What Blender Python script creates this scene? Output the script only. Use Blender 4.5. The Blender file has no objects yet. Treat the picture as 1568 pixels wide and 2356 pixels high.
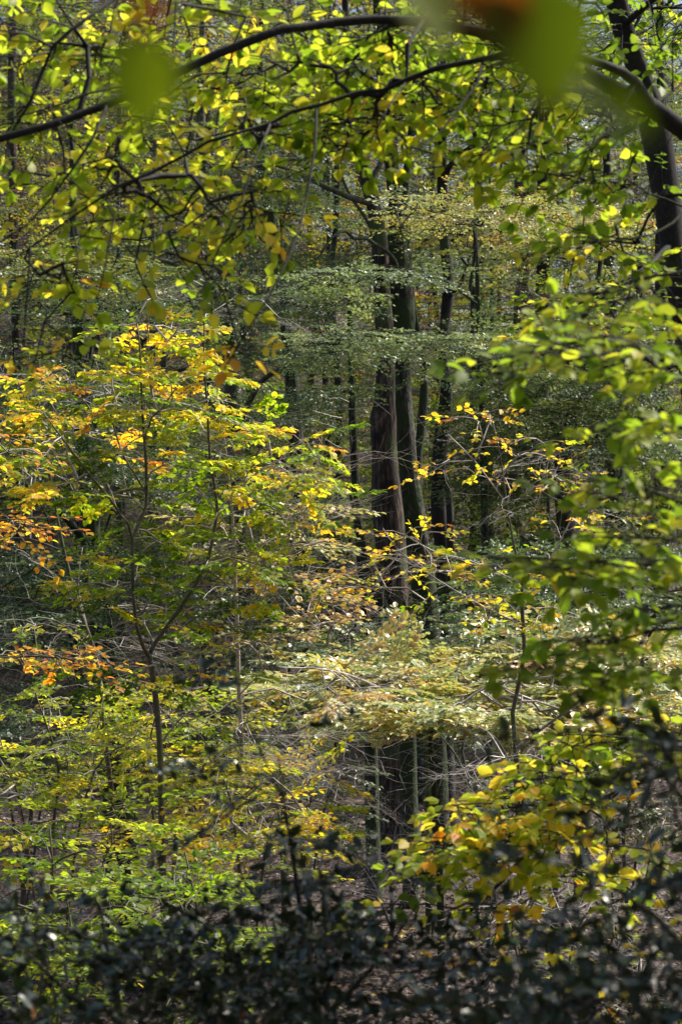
import bpy, math
import numpy as np
R = math.radians
rng = np.random.default_rng(7)
SC = bpy.context.scene
COL = SC.collection

# ------------------------------------------------------------------ camera, sky, sun, exposure
LENS, SENS = 85.0, 36.0
K = SENS / LENS / 2356.0                      # metres per picture unit (photo seen 1568 x 2356) and metre of distance
def P(x, y, D):
    return np.array([(x - 784) * K * D, D, -(y - 1178) * K * D])
cam = bpy.data.objects.new('camera', bpy.data.cameras.new('camera')); COL.objects.link(cam)
cam.location = (0, 0, 0); cam.rotation_euler = (R(90), 0, 0)
cam.data.sensor_fit = 'VERTICAL'; cam.data.sensor_height = SENS; cam.data.sensor_width = 24.0; cam.data.lens = LENS
cam.data.clip_start = 0.1; cam.data.clip_end = 1000
cam.data.dof.use_dof = True; cam.data.dof.focus_distance = 22.0; cam.data.dof.aperture_fstop = 5.6
cam.data.dof.aperture_blades = 9
SC.camera = cam
SUN_AZ, SUN_EL = 58.0, 48.0                   # azimuth measured from the view direction (+Y) towards +X
w = bpy.data.worlds.new('World'); SC.world = w; w.use_nodes = True
nt = w.node_tree; bgn = nt.nodes['Background']
sk = nt.nodes.new('ShaderNodeTexSky'); sk.sky_type = 'NISHITA'; sk.sun_disc = False
sk.sun_elevation = R(SUN_EL); sk.sun_rotation = R(SUN_AZ); sk.dust_density = 2.0
nt.links.new(sk.outputs[0], bgn.inputs[0]); bgn.inputs[1].default_value = 0.085
sl = bpy.data.lights.new('sun', 'SUN'); sl.energy = 4.4; sl.angle = R(2.5); sl.color = (1.0, 0.93, 0.82)
so = bpy.data.objects.new('sun', sl); COL.objects.link(so)
SDIR = np.array([math.sin(R(SUN_AZ)) * math.cos(R(SUN_EL)), math.cos(R(SUN_AZ)) * math.cos(R(SUN_EL)), math.sin(R(SUN_EL))])
from mathutils import Vector
so.rotation_euler = Vector(SDIR).to_track_quat('Z', 'Y').to_euler()
vs = SC.view_settings; vs.view_transform = 'Standard'; vs.look = 'None'; vs.gamma = 1.0; vs.exposure = 0.88
SC.cycles.max_bounces = 7; SC.cycles.diffuse_bounces = 4; SC.cycles.glossy_bounces = 2; SC.cycles.transmission_bounces = 4
SC.cycles.use_denoising = True; SC.cycles.caustics_reflective = False; SC.cycles.caustics_refractive = False
SC.cycles.sample_clamp_indirect = 3.0; SC.cycles.sample_clamp_direct = 7.0; SC.cycles.blur_glossy = 1.5

# ------------------------------------------------------------------ materials
def new_mat(name):
    m = bpy.data.materials.new(name); m.use_nodes = True
    n = m.node_tree; b = n.nodes['Principled BSDF']
    return m, n, b
def ramp(n, stops, src):
    r = n.nodes.new('ShaderNodeValToRGB'); e = r.color_ramp.elements
    while len(e) < len(stops): e.new(0.5)
    for el, (p, c) in zip(e, stops): el.position = p; el.color = (*c, 1)
    n.links.new(src, r.inputs[0]); return r
def leaf_mat(name, stops, trans=0.5, tboost=1.7, rough=0.42, spec=0.5):
    m, n, b = new_mat(name)
    at = n.nodes.new('ShaderNodeAttribute'); at.attribute_name = 'tone'
    r = ramp(n, stops, at.outputs['Fac'])
    n.links.new(r.outputs[0], b.inputs['Base Color'])
    b.inputs['Roughness'].default_value = rough; b.inputs['Specular IOR Level'].default_value = spec
    t = n.nodes.new('ShaderNodeBsdfTranslucent')
    g = n.nodes.new('ShaderNodeMix'); g.data_type = 'RGBA'; g.blend_type = 'MULTIPLY'; g.inputs[0].default_value = 1
    n.links.new(r.outputs[0], g.inputs[6]); g.inputs[7].default_value = (tboost, tboost, tboost * .6, 1)
    n.links.new(g.outputs[2], t.inputs[0])
    mx = n.nodes.new('ShaderNodeMixShader'); mx.inputs[0].default_value = trans
    n.links.new(b.outputs[0], mx.inputs[1]); n.links.new(t.outputs[0], mx.inputs[2])
    n.links.new(mx.outputs[0], n.nodes['Material Output'].inputs[0])
    return m
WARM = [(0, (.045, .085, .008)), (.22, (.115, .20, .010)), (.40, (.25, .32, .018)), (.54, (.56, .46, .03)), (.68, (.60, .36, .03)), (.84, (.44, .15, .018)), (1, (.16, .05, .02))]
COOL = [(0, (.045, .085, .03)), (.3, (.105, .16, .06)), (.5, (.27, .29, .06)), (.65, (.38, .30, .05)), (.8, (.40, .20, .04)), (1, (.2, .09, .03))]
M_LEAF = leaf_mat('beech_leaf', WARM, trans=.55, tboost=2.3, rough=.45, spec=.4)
M_COOL = leaf_mat('sky_sheen_leaf', COOL, trans=.36, rough=.46, spec=.9)  # greyed green ramp: reflected sky on the leaves is partly in the colour
M_PALE = leaf_mat('sheen_pale_leaf', [(0, (.12, .17, .09)), (.3, (.28, .34, .14)), (.5, (.52, .50, .18)), (.65, (.62, .48, .14)), (.8, (.50, .30, .14)), (1, (.4, .22, .13))], trans=.3, rough=.45, spec=1.0)  # raised base colours paint the silvery gloss of the flat leaf bed
M_NEAR = leaf_mat('brightened_beech_leaf', [(0, (.07, .12, .014)), (.22, (.165, .25, .022)), (.40, (.34, .38, .035)), (.54, (.62, .50, .06)), (.68, (.62, .38, .04)), (.84, (.42, .15, .02)), (1, (.14, .05, .02))], trans=.58, tboost=2.3, rough=.5, spec=.35)  # lighter lime ramp: brightness missing on shaded near leaves is painted in
M_LENS = leaf_mat('shade_painted_beech_leaf', [(0, (.06, .11, .004)), (.3, (.125, .17, .006)), (.55, (.24, .18, .01)), (.85, (.28, .085, .008)), (1, (.12, .035, .008))], trans=.5, tboost=1.9, rough=.5, spec=.3)  # dull olive ramp: shade over the lens leaves is put into the colour
M_TIER = leaf_mat('sheen_tier_leaf', [(0, (.15, .22, .11)), (.3, (.26, .33, .16)), (.5, (.36, .38, .14)), (.65, (.48, .36, .10)), (.8, (.46, .24, .07)), (1, (.3, .15, .06))], trans=.35, rough=.45, spec=1.0)  # brightened ramp carries the sky sheen of the flat sprays
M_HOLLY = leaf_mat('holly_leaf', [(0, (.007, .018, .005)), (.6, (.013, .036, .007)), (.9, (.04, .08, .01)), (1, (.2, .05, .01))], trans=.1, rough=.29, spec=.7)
M_FAR = leaf_mat('far_leaf', [(0, (.045, .08, .012)), (.35, (.14, .20, .018)), (.6, (.38, .33, .03)), (.8, (.36, .2, .04)), (1, (.2, .1, .05))], trans=.5)

def bark(name, stops, scale=(14, 14, 3), bump=.6, moss=None, mossamt=.5, rough=.85):
    m, n, b = new_mat(name)
    tc = n.nodes.new('ShaderNodeTexCoord'); mp = n.nodes.new('ShaderNodeMapping')
    mp.inputs['Scale'].default_value = scale
    n.links.new(tc.outputs['Object'], mp.inputs[0])
    nz = n.nodes.new('ShaderNodeTexNoise'); nz.inputs['Scale'].default_value = 1.6; nz.inputs['Detail'].default_value = 9; nz.inputs['Roughness'].default_value = .68
    n.links.new(mp.outputs[0], nz.inputs[0])
    vo = n.nodes.new('ShaderNodeTexVoronoi'); vo.feature = 'DISTANCE_TO_EDGE'; vo.inputs['Scale'].default_value = 1.8
    n.links.new(mp.outputs[0], vo.inputs[0])
    ml = n.nodes.new('ShaderNodeMath'); ml.operation = 'MULTIPLY_ADD'
    n.links.new(vo.outputs[0], ml.inputs[0]); ml.inputs[1].default_value = .55; n.links.new(nz.outputs[0], ml.inputs[2])
    r = ramp(n, stops, ml.outputs[0])
    out = r.outputs[0]
    n3 = n.nodes.new('ShaderNodeTexNoise'); n3.inputs['Scale'].default_value = 2.6; n3.inputs['Detail'].default_value = 7; n3.inputs['Roughness'].default_value = .7
    n.links.new(tc.outputs['Object'], n3.inputs[0])
    r3 = ramp(n, [(.38, (.3, .3, .3)), (.5, (.8, .8, .8)), (.64, (1.0, 1.0, 1.0))], n3.outputs[0])
    m3 = n.nodes.new('ShaderNodeMix'); m3.data_type = 'RGBA'; m3.blend_type = 'MULTIPLY'; m3.inputs[0].default_value = 1
    n.links.new(out, m3.inputs[6]); n.links.new(r3.outputs[0], m3.inputs[7]); out = m3.outputs[2]
    if moss:
        n2 = n.nodes.new('ShaderNodeTexNoise'); n2.inputs['Scale'].default_value = 1.7; n2.inputs['Detail'].default_value = 6
        n.links.new(tc.outputs['Object'], n2.inputs[0])
        rr = ramp(n, [(max(0, .62 - mossamt * .35), (0, 0, 0)), (max(.05, .72 - mossamt * .35), (1, 1, 1))], n2.outputs[0])
        mx = n.nodes.new('ShaderNodeMix'); mx.data_type = 'RGBA'
        n.links.new(rr.outputs[0], mx.inputs[0]); n.links.new(out, mx.inputs[6]); mx.inputs[7].default_value = (*moss, 1)
        out = mx.outputs[2]
    n.links.new(out, b.inputs['Base Color']); b.inputs['Roughness'].default_value = rough
    bp = n.nodes.new('ShaderNodeBump'); bp.inputs['Strength'].default_value = bump; bp.inputs['Distance'].default_value = .04 if scale[0] < 12 else .006
    n.links.new(ml.outputs[0], bp.inputs['Height']); n.links.new(bp.outputs[0], b.inputs['Normal'])
    return m
B_RED = bark('oak_bark', [(.44, (.014, .009, .007)), (.58, (.075, .048, .036)), (.74, (.2, .14, .11))], (9, 9, 1.6), 1.0, (.07, .09, .03), .28)
B_MOSS = bark('mossy_bark', [(.44, (.012, .012, .009)), (.58, (.05, .048, .038)), (.74, (.16, .155, .13))], (9, 9, 3), 1.0, (.03, .05, .012), .55)
B_GREY = bark('beech_bark', [(.3, (.05, .045, .04)), (.6, (.11, .10, .085)), (.9, (.2, .19, .16))], (8, 8, 4), .4, (.06, .08, .025), .4)
B_DARK = bark('dark_bark', [(.3, (.010, .008, .008)), (.6, (.022, .018, .017)), (.9, (.05, .042, .038))], (20, 20, 14), .5, (.06, .075, .02), .2)
B_PALE = bark('pale_twig_bark', [(.3, (.30, .25, .23)), (.6, (.46, .40, .38)), (.9, (.6, .54, .52))], (20, 20, 14), .3, rough=.45)
B_BROWN = bark('sapling_bark', [(.3, (.05, .038, .028)), (.6, (.10, .08, .058)), (.9, (.2, .165, .12))], (20, 20, 10), .4, (.07, .09, .03), .3, rough=.55)

B_PLUM = bark('twig_bark', [(.3, (.06, .045, .048)), (.6, (.13, .10, .105)), (.9, (.24, .2, .21))], (20, 20, 14), .2)
def ground_mat():
    m, n, b = new_mat('leaf_litter')
    tc = n.nodes.new('ShaderNodeTexCoord')
    vo = n.nodes.new('ShaderNodeTexVoronoi'); vo.inputs['Scale'].default_value = 13; n.links.new(tc.outputs['Object'], vo.inputs[0])
    sp = n.nodes.new('ShaderNodeSeparateColor'); n.links.new(vo.outputs['Color'], sp.inputs[0])
    r = ramp(n, [(0, (.014, .009, .008)), (.4, (.035, .020, .017)), (.75, (.07, .042, .034)), (.93, (.14, .09, .065)), (1, (.25, .19, .06))], sp.outputs[0])
    nz = n.nodes.new('ShaderNodeTexNoise'); nz.inputs['Scale'].default_value = .6; nz.inputs['Detail'].default_value = 8; n.links.new(tc.outputs['Object'], nz.inputs[0])
    r2 = ramp(n, [(.35, (.55, .5, .5)), (.65, (1, 1, 1))], nz.outputs[0])
    mx = n.nodes.new('ShaderNodeMix'); mx.data_type = 'RGBA'; mx.blend_type = 'MULTIPLY'; mx.inputs[0].default_value = 1
    n.links.new(r.outputs[0], mx.inputs[6]); n.links.new(r2.outputs[0], mx.inputs[7]); n.links.new(mx.outputs[2], b.inputs['Base Color'])
    b.inputs['Roughness'].default_value = .7
    bp = n.nodes.new('ShaderNodeBump'); bp.inputs['Strength'].default_value = .8; bp.inputs['Distance'].default_value = .03
    n.links.new(vo.outputs['Distance'], bp.inputs['Height']); n.links.new(bp.outputs[0], b.inputs['Normal'])
    return m
M_GROUND = ground_mat()
M_LITTER = leaf_mat('fallen_leaf', [(0, (.02, .012, .010)), (.4, (.06, .035, .028)), (.7, (.11, .068, .052)), (.9, (.24, .16, .08)), (1, (.45, .35, .06))], trans=.15, tboost=1, rough=.5)

# ------------------------------------------------------------------ terrain
def ground_z(x, y):
    x = np.asarray(x, float); y = np.asarray(y, float)
    base = np.interp(y, [-40, -5, 0, 20, 28, 40, 50, 60, 110, 160], [-1.7, -1.7, -1.75, -6.7, -6.3, -6.0, -5.4, -4.2, 8.5, 14])
    side = np.clip((y - 50) / 60, 0, 1.3) * np.clip((4 - x) / 18, -0.35, 1.0) * 11
    return base + side + .12 * np.sin(x * .9 + y * .31) + .08 * np.sin(x * .37 - y * 1.1 + 1)

# ------------------------------------------------------------------ mesh helpers
def mesh_from(name, V, F_list, mats, tone=None, mat_idx=None, smooth=True):
    """F_list: list of (n, k) index arrays"""
    me = bpy.data.meshes.new(name)
    F_list = [f for f in F_list if len(f)]
    V = np.asarray(V, np.float32)
    me.vertices.add(len(V)); me.vertices.foreach_set('co', V.ravel())
    loops = np.concatenate([f.ravel() for f in F_list]).astype(np.int32)
    tot = np.concatenate([np.full(len(f), f.shape[1], np.int32) for f in F_list])
    start = np.concatenate([[0], np.cumsum(tot)[:-1]]).astype(np.int32)
    me.loops.add(len(loops)); me.loops.foreach_set('vertex_index', loops)
    me.polygons.add(len(tot)); me.polygons.foreach_set('loop_start', start); me.polygons.foreach_set('loop_total', tot)
    for m in mats: me.materials.append(m)
    if mat_idx is not None: me.polygons.foreach_set('material_index', mat_idx.astype(np.int32))
    me.polygons.foreach_set('use_smooth', np.full(len(tot), smooth))
    if tone is not None:
        a = me.attributes.new('tone', 'FLOAT', 'POINT'); a.data.foreach_set('value', np.asarray(tone, np.float32))
    me.update(calc_edges=True)
    return me
def link(name, me, parent=None):
    o = bpy.data.objects.new(name, me); COL.objects.link(o)
    if parent: o.parent = parent
    return o
def thing(name, label, cat, loc, group=None):
    o = bpy.data.objects.new(name, None); COL.objects.link(o); o.location = tuple(loc); o.empty_display_size = .3
    o['label'] = label; o['category'] = cat
    if group: o['group'] = group
    return o

def norm(a):
    return a / np.maximum(np.linalg.norm(a, axis=-1, keepdims=True), 1e-9)

def resample(pts, rad, step):
    pts = np.asarray(pts, float); rad = np.asarray(rad, float)
    # Catmull-Rom through the points
    n = len(pts); out = []; ro = []
    ext = np.vstack([2 * pts[0] - pts[1], pts, 2 * pts[-1] - pts[-2]])
    for i in range(n - 1):
        p0, p1, p2, p3 = ext[i], ext[i + 1], ext[i + 2], ext[i + 3]
        k = max(1, int(np.linalg.norm(p2 - p1) / step))
        for j in range(k):
            t = j / k
            out.append(.5 * ((2 * p1) + (-p0 + p2) * t + (2 * p0 - 5 * p1 + 4 * p2 - p3) * t * t + (-p0 + 3 * p1 - 3 * p2 + p3) * t ** 3))
            ro.append(rad[i] * (1 - t) + rad[i + 1] * t)
    out.append(pts[-1]); ro.append(rad[-1])
    return np.array(out), np.array(ro)

def tube(pts, rad, sides=12, lump=.06, seed=0, flare=0):
    r_ = np.random.default_rng(seed)
    n = len(pts); d = np.gradient(pts, axis=0); d = norm(d)
    ref = np.array([0, 1., 0]) if abs(d[:, 1]).mean() < .8 else np.array([1., 0, 0])
    u = norm(np.cross(d, ref)); v = np.cross(d, u)
    th = np.linspace(0, 2 * np.pi, sides, endpoint=False)
    ph = r_.uniform(0, 6.28, 6); s = np.cumsum(np.r_[0, np.linalg.norm(np.diff(pts, axis=0), axis=1)])
    L = 1 + lump * (np.sin(2 * th[None] + ph[0] + s[:, None] * 1.3) + .7 * np.sin(3 * th[None] + ph[1] - s[:, None] * 2.1) + .5 * np.sin(5 * th[None] + ph[2] + s[:, None] * 3.7) + .8 * np.sin(s[:, None] * 4.3 + ph[3]))
    if flare: L = L * (1 + flare * np.exp(-s / .5)[:, None] * (1 + .35 * np.sin(5 * th[None] + ph[4])))
    ring = pts[:, None] + (rad[:, None] * L)[..., None] * (np.cos(th)[None, :, None] * u[:, None] + np.sin(th)[None, :, None] * v[:, None])
    V = ring.reshape(-1, 3)
    i = np.arange(n - 1)[:, None] * sides; j = np.arange(sides)[None]; j2 = (j + 1) % sides
    F = np.stack([i + j, i + j2, i + sides + j2, i + sides + j], -1).reshape(-1, 4)
    V = np.vstack([V, pts[-1:] + d[-1:] * rad[-1] * .5])
    t = (n - 1) * sides
    C = np.stack([t + np.arange(sides), t + (np.arange(sides) + 1) % sides, np.full(sides, n * sides)], -1)
    return V, F, C
def tube_obj(name, pts, rad, mat, parent, sides=12, lump=.06, seed=0, flare=0, org=(0, 0, 0)):
    V, F, C = tube(pts, rad, sides, lump, seed, flare)
    return link(name, mesh_from(name, V - np.asarray(org), [F, C], [mat]), parent)

def prisms(p0, p1, r0, r1, sides=4):
    d = norm(p1 - p0); ref = np.where(np.abs(d[:, 2:3]) < .9, np.array([[0, 0, 1.]]), np.array([[1., 0, 0]]))
    u = norm(np.cross(d, ref)); v = np.cross(d, u)
    a = p0 - d * r0[:, None] * .3; b = p1 + d * r1[:, None] * .3
    th = np.linspace(0, 2 * np.pi, sides, endpoint=False)
    o = np.cos(th)[None, :, None] * u[:, None] + np.sin(th)[None, :, None] * v[:, None]
    V = np.concatenate([a[:, None] + o * r0[:, None, None], b[:, None] + o * r1[:, None, None]], 1)   # n, 2s, 3
    n = len(p0); base = (np.arange(n) * 2 * sides)[:, None]; j = np.arange(sides)[None]; j2 = (j + 1) % sides
    F = np.stack([base + j, base + j2, base + sides + j2, base + sides + j], -1).reshape(-1, 4)
    return V.reshape(-1, 3), F

# leaf shapes: x along the midrib, y across, z up; unit length
LEAF = {
 0: (np.array([[0, 0, 0], [.5, .33, .02], [1, 0, -.06], [.5, -.33, .02]]), [[0, 2, 1], [0, 3, 2]]),
 1: (np.array([[0, 0, 0], [.22, .25, .05], [.62, .31, .05], [1, 0, -.08], [.62, -.31, .05], [.22, -.25, .05]]), [[0, 3, 2, 1], [0, 5, 4, 3]]),
 2: (np.array([[0, 0, 0], [.32, 0, -.03], [.66, 0, -.04], [1, 0, -.12], [.1, .17, .02], [.38, .325, .05], [.74, .24, .01],
               [.1, -.17, .02], [.38, -.325, .05], [.74, -.24, .01]]),
     [[0, 1, 5, 4], [1, 2, 6, 5], [0, 7, 8, 1], [1, 8, 9, 2], [2, 3, 6], [2, 9, 3]]),
 3: (np.array([[0, 0, 0], [.35, 0, -.03], [.7, 0, -.04], [1.05, 0, -.05],
               [.12, .16, .03], [.25, .3, .05], [.4, .2, .0], [.52, .31, .05], [.68, .17, .0], [.8, .22, .04],
               [.12, -.16, .03], [.25, -.3, .05], [.4, -.2, .0], [.52, -.31, .05], [.68, -.17, .0], [.8, -.22, .04]]),
     [[0, 1, 5, 4], [1, 6, 5], [1, 7, 6], [1, 2, 8, 7], [2, 9, 8], [2, 3, 9],
      [0, 10, 11, 1], [1, 11, 12], [1, 12, 13], [1, 13, 14, 2], [2, 14, 15], [2, 15, 3]]),
}
def leaves_mesh(name, base, X, Y, Z, size, tone, lod, mat, org, widths=None):
    V0, faces = LEAF[lod]
    w_ = np.ones(len(base)) if widths is None else widths
    V = base[:, None] + size[:, None, None] * (V0[None, :, 0:1] * X[:, None] + V0[None, :, 1:2] * w_[:, None, None] * Y[:, None] + V0[None, :, 2:3] * Z[:, None])
    n, k = len(base), len(V0); off = (np.arange(n) * k)[:, None]
    q = [f for f in faces if len(f) == 4]; t = [f for f in faces if len(f) == 3]
    FL = []
    for grp in (q, t):
        if grp:
            g = np.array(grp); FL.append((off[:, :, None] + g[None]).reshape(-1, g.shape[1]))
    return mesh_from(name, V.reshape(-1, 3) - np.asarray(org), FL, [mat], tone=np.repeat(tone, k), smooth=lod > 1)

# spray templates: leaf placements and twig segments in a flat fan along +X
def make_spray(kind, seed):
    r_ = np.random.default_rng(seed)
    L, pitch, side, sl_, wob = {'fan': (.62, .042, .34, .07, .05), 'small': (.26, .034, .10, .06, .05), 'mini': (.13, .032, 0, .06, .03),
                                'twig': (.7, .08, .4, .07, .12), 'holly': (.30, .026, .12, .05, .05), 'bare': (.8, 9, .45, .07, .16)}[kind]
    B, D_, S = [], [], []
    segs = []
    def axis(o, ang, length, rr, depth):
        n = max(2, int(length / .06)); p = np.array(o, float); a = ang
        prev = p.copy(); acc = 0; sgn = 1 if r_.random() < .5 else -1; z = 0
        bend = r_.normal(0, .25)
        for i in range(n):
            a += bend / n + r_.normal(0, wob)
            st = length / n
            p = prev + st * np.array([math.cos(a), math.sin(a), r_.normal(-.08, wob)])
            t = i / n
            segs.append((prev, p.copy(), rr * (1 - .7 * t), rr * (1 - .7 * (t + 1 / n))))
            acc += st
            while acc > pitch and kind != 'bare':
                acc -= pitch; sgn = -sgn
                if kind == 'holly':
                    la = a + sgn * r_.uniform(.5, 1.3); dz = r_.normal(.15, .5)
                else:
                    la = a + sgn * r_.uniform(.55, 1.05); dz = r_.normal(-.12, .22)
                B.append(p + np.array([0, 0, 0])); D_.append([math.cos(la), math.sin(la), dz]); S.append(sl_ * r_.uniform(.7, 1.15) * (1 - .25 * t))
            prev = p
            if depth and side and i > 0 and r_.random() < (.75 if kind in ('fan', 'bare', 'twig') else .5):
                sg = 1 if (i % 2) else -1
                axis(p, a + sg * r_.uniform(.6, 1.0), side * (1 - .75 * t) * r_.uniform(.7, 1.15), rr * .6, depth - 1)
        if kind != 'bare':
            B.append(prev); D_.append([math.cos(a), math.sin(a), -.1]); S.append(sl_)
    axis((0, 0, 0), 0, L, .0032, 2 if kind == 'bare' else 1)
    s0 = np.array([s[0] for s in segs]); s1 = np.array([s[1] for s in segs]); r0 = np.array([s[2] for s in segs]); r1 = np.array([s[3] for s in segs])
    return (np.array(B).reshape(-1, 3), norm(np.array(D_).reshape(-1, 3)) if B else np.zeros((0, 3)), np.array(S), s0, s1, r0, r1)
SPRAY = {k: [make_spray(k, 100 + 17 * i + len(k)) for i in range(9)] for k in ('fan', 'small', 'mini', 'twig', 'holly', 'bare')}

class Grow:
    """nodes of a branching skeleton; every new target is joined to the nearest node by a curved branch"""
    def __init__(s, seed):
        s.p = np.zeros((0, 3)); s.par = []; s.r = []; s.len = []; s.fixed = 0; s.rs = np.random.default_rng(seed)
    def add_poly(s, pts, rad, base_len=0.0):
        n0 = len(s.p); s.p = np.vstack([s.p, pts]); acc = base_len
        for i in range(len(pts)):
            if i: acc += np.linalg.norm(pts[i] - pts[i - 1])
            s.par.append(-1); s.r.append(rad[i]); s.len.append(acc)
        s.fixed = len(s.p)
    def run(s, T, tip=.0035, lenpen=.12, seg=.22, wander=.05, up=.25):
        """T: targets; returns headings for the sprays"""
        order = []; d0 = np.array([np.min(np.linalg.norm(s.p - t, axis=1)) for t in T]); order = np.argsort(d0)
        cap = len(s.p) + int(sum(d0) / seg * 1.5) + 4 * len(T) + 64
        Pn = np.zeros((cap, 3)); n = len(s.p); Pn[:n] = s.p; Ln = np.zeros(cap); Ln[:n] = s.len
        par = np.full(cap, -1); rad = np.zeros(cap); rad[:n] = s.r
        head = np.zeros((len(T), 3)); ends = []
        for ti in order:
            t = T[ti]; dv = t - Pn[:n]; d = np.linalg.norm(dv, axis=1)
            cost = d + lenpen * Ln[:n] + .35 * np.maximum(0, Pn[:n, 2] - t[2] - .1)
            k = int(np.argmin(cost)); dist = d[k]; m = max(2, int(dist / seg))
            a = Pn[k]; side = s.rs.normal(0, 1, 3) * wander * dist
            side[2] = abs(side[2]) + up * .12 * dist
            prev = k
            if n + m + 2 >= cap:
                head[ti] = norm(t - a); continue
            for j in range(1, m + 1):
                f = j / m; q = a + (t - a) * f + side * math.sin(math.pi * f) + s.rs.normal(0, .012, 3) * min(1, dist) * (j < m)
                Pn[n] = q; par[n] = prev; Ln[n] = Ln[prev] + dist / m; prev = n; n += 1
            ends.append(prev)
            v = Pn[prev] - Pn[par[prev]]; head[ti] = v / max(1e-6, np.linalg.norm(v))
        acc = np.zeros(n); 
        for e in ends: acc[e] += tip ** 2.4
        for i in range(n - 1, s.fixed - 1, -1):
            if par[i] >= 0 and par[i] >= s.fixed: acc[par[i]] += acc[i]
        rr = np.maximum(acc, tip ** 2.4) ** (1 / 2.4)
        idx = np.arange(s.fixed, n); pi = par[idx]
        r_par = np.where(pi < s.fixed, np.minimum(rad[pi], rr[idx] * 1.25), rr[pi])
        s.segs = (Pn[pi], Pn[idx], r_par, rr[idx])
        return head

def place_sprays(pos, head, kind, tone, tone_sd, leaf_sd, flat, tilt, scale, rs, leaf_len=1.0, keep=1.0):
    B, X, Y, Z, S, T, W = [], [], [], [], [], [], []; sg = []
    up0 = norm(np.array(tilt, float))
    for i in range(len(pos)):
        tb, td, ts, s0, s1, r0, r1 = SPRAY[kind][rs.integers(9)]
        h = head[i] * np.array([1, 1, .35]) + rs.normal(0, .25, 3) * np.array([1, 1, .3])
        x = h / max(1e-6, np.linalg.norm(h))
        n_ = up0 + rs.normal(0, flat, 3); n_ = n_ - x * (n_ @ x); n_ /= max(1e-6, np.linalg.norm(n_)); y = np.cross(n_, x)
        if rs.random() < .5: y = -y; mir = -1
        else: mir = 1
        M = np.stack([x, y, n_ ], 0)      # rows
        sc = scale * rs.uniform(.75, 1.2)
        if len(tb):
            k = np.arange(len(tb)) if keep >= 1 else np.nonzero(rs.random(len(tb)) < keep)[0]
            B.append(pos[i] + (tb[k] * sc) @ M)
            dx = td[k] @ M; X.append(dx); Z.append(np.repeat(n_[None], len(k), 0)); S.append(ts[k] * leaf_len * rs.uniform(.9, 1.1))
            T.append(np.full(len(k), tone[i] + rs.normal(0, tone_sd)))
        sg.append((pos[i] + (s0 * sc) @ M, pos[i] + (s1 * sc) @ M, r0 * sc, r1 * sc))
    out = None
    if B:
        B = np.vstack(B); X = norm(np.vstack(X) + rs.normal(0, .12, (len(B), 3))); Z = np.vstack(Z) + rs.normal(0, leaf_sd, (len(B), 3))
        Z = norm(Z - X * np.sum(Z * X, 1, keepdims=True)); Y = np.cross(Z, X); S = np.concatenate(S) * rs.uniform(.8, 1.1, len(B))
        T = np.clip(np.concatenate(T) + rs.normal(0, tone_sd * .8, len(B)), 0, 1)
        out = [B, X, Y, Z, S, T]
    return out, [np.concatenate([g[k] for g in sg]) for k in range(4)]

def plate(x, y, D, hw, hh, dd, n, tone=.35, thick=.08):
    """flat patch of spray positions: centre in picture units and metres away, half width, half height, half depth"""
    return ('plate', x, y, D, hw, hh, dd, n, tone)
def plate_points(pl, rs):
    _, x, y, D, hw, hh, dd, n, tone = pl
    a = rs.uniform(0, 2 * np.pi, n); r = np.sqrt(rs.uniform(0, 1, n))
    c = P(x, y, D)
    q = np.stack([c[0] + hw * K * D * r * np.cos(a), c[1] + dd * r * np.sin(a), c[2] + hh * K * D * rs.normal(0, .5, n)], 1)
    q[:, 2] -= .10 * (r ** 2) * hw * K * D * .4
    t = np.full(n, tone, float) if not callable(tone) else np.array([tone(*v) for v in q])
    return q, t

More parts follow.
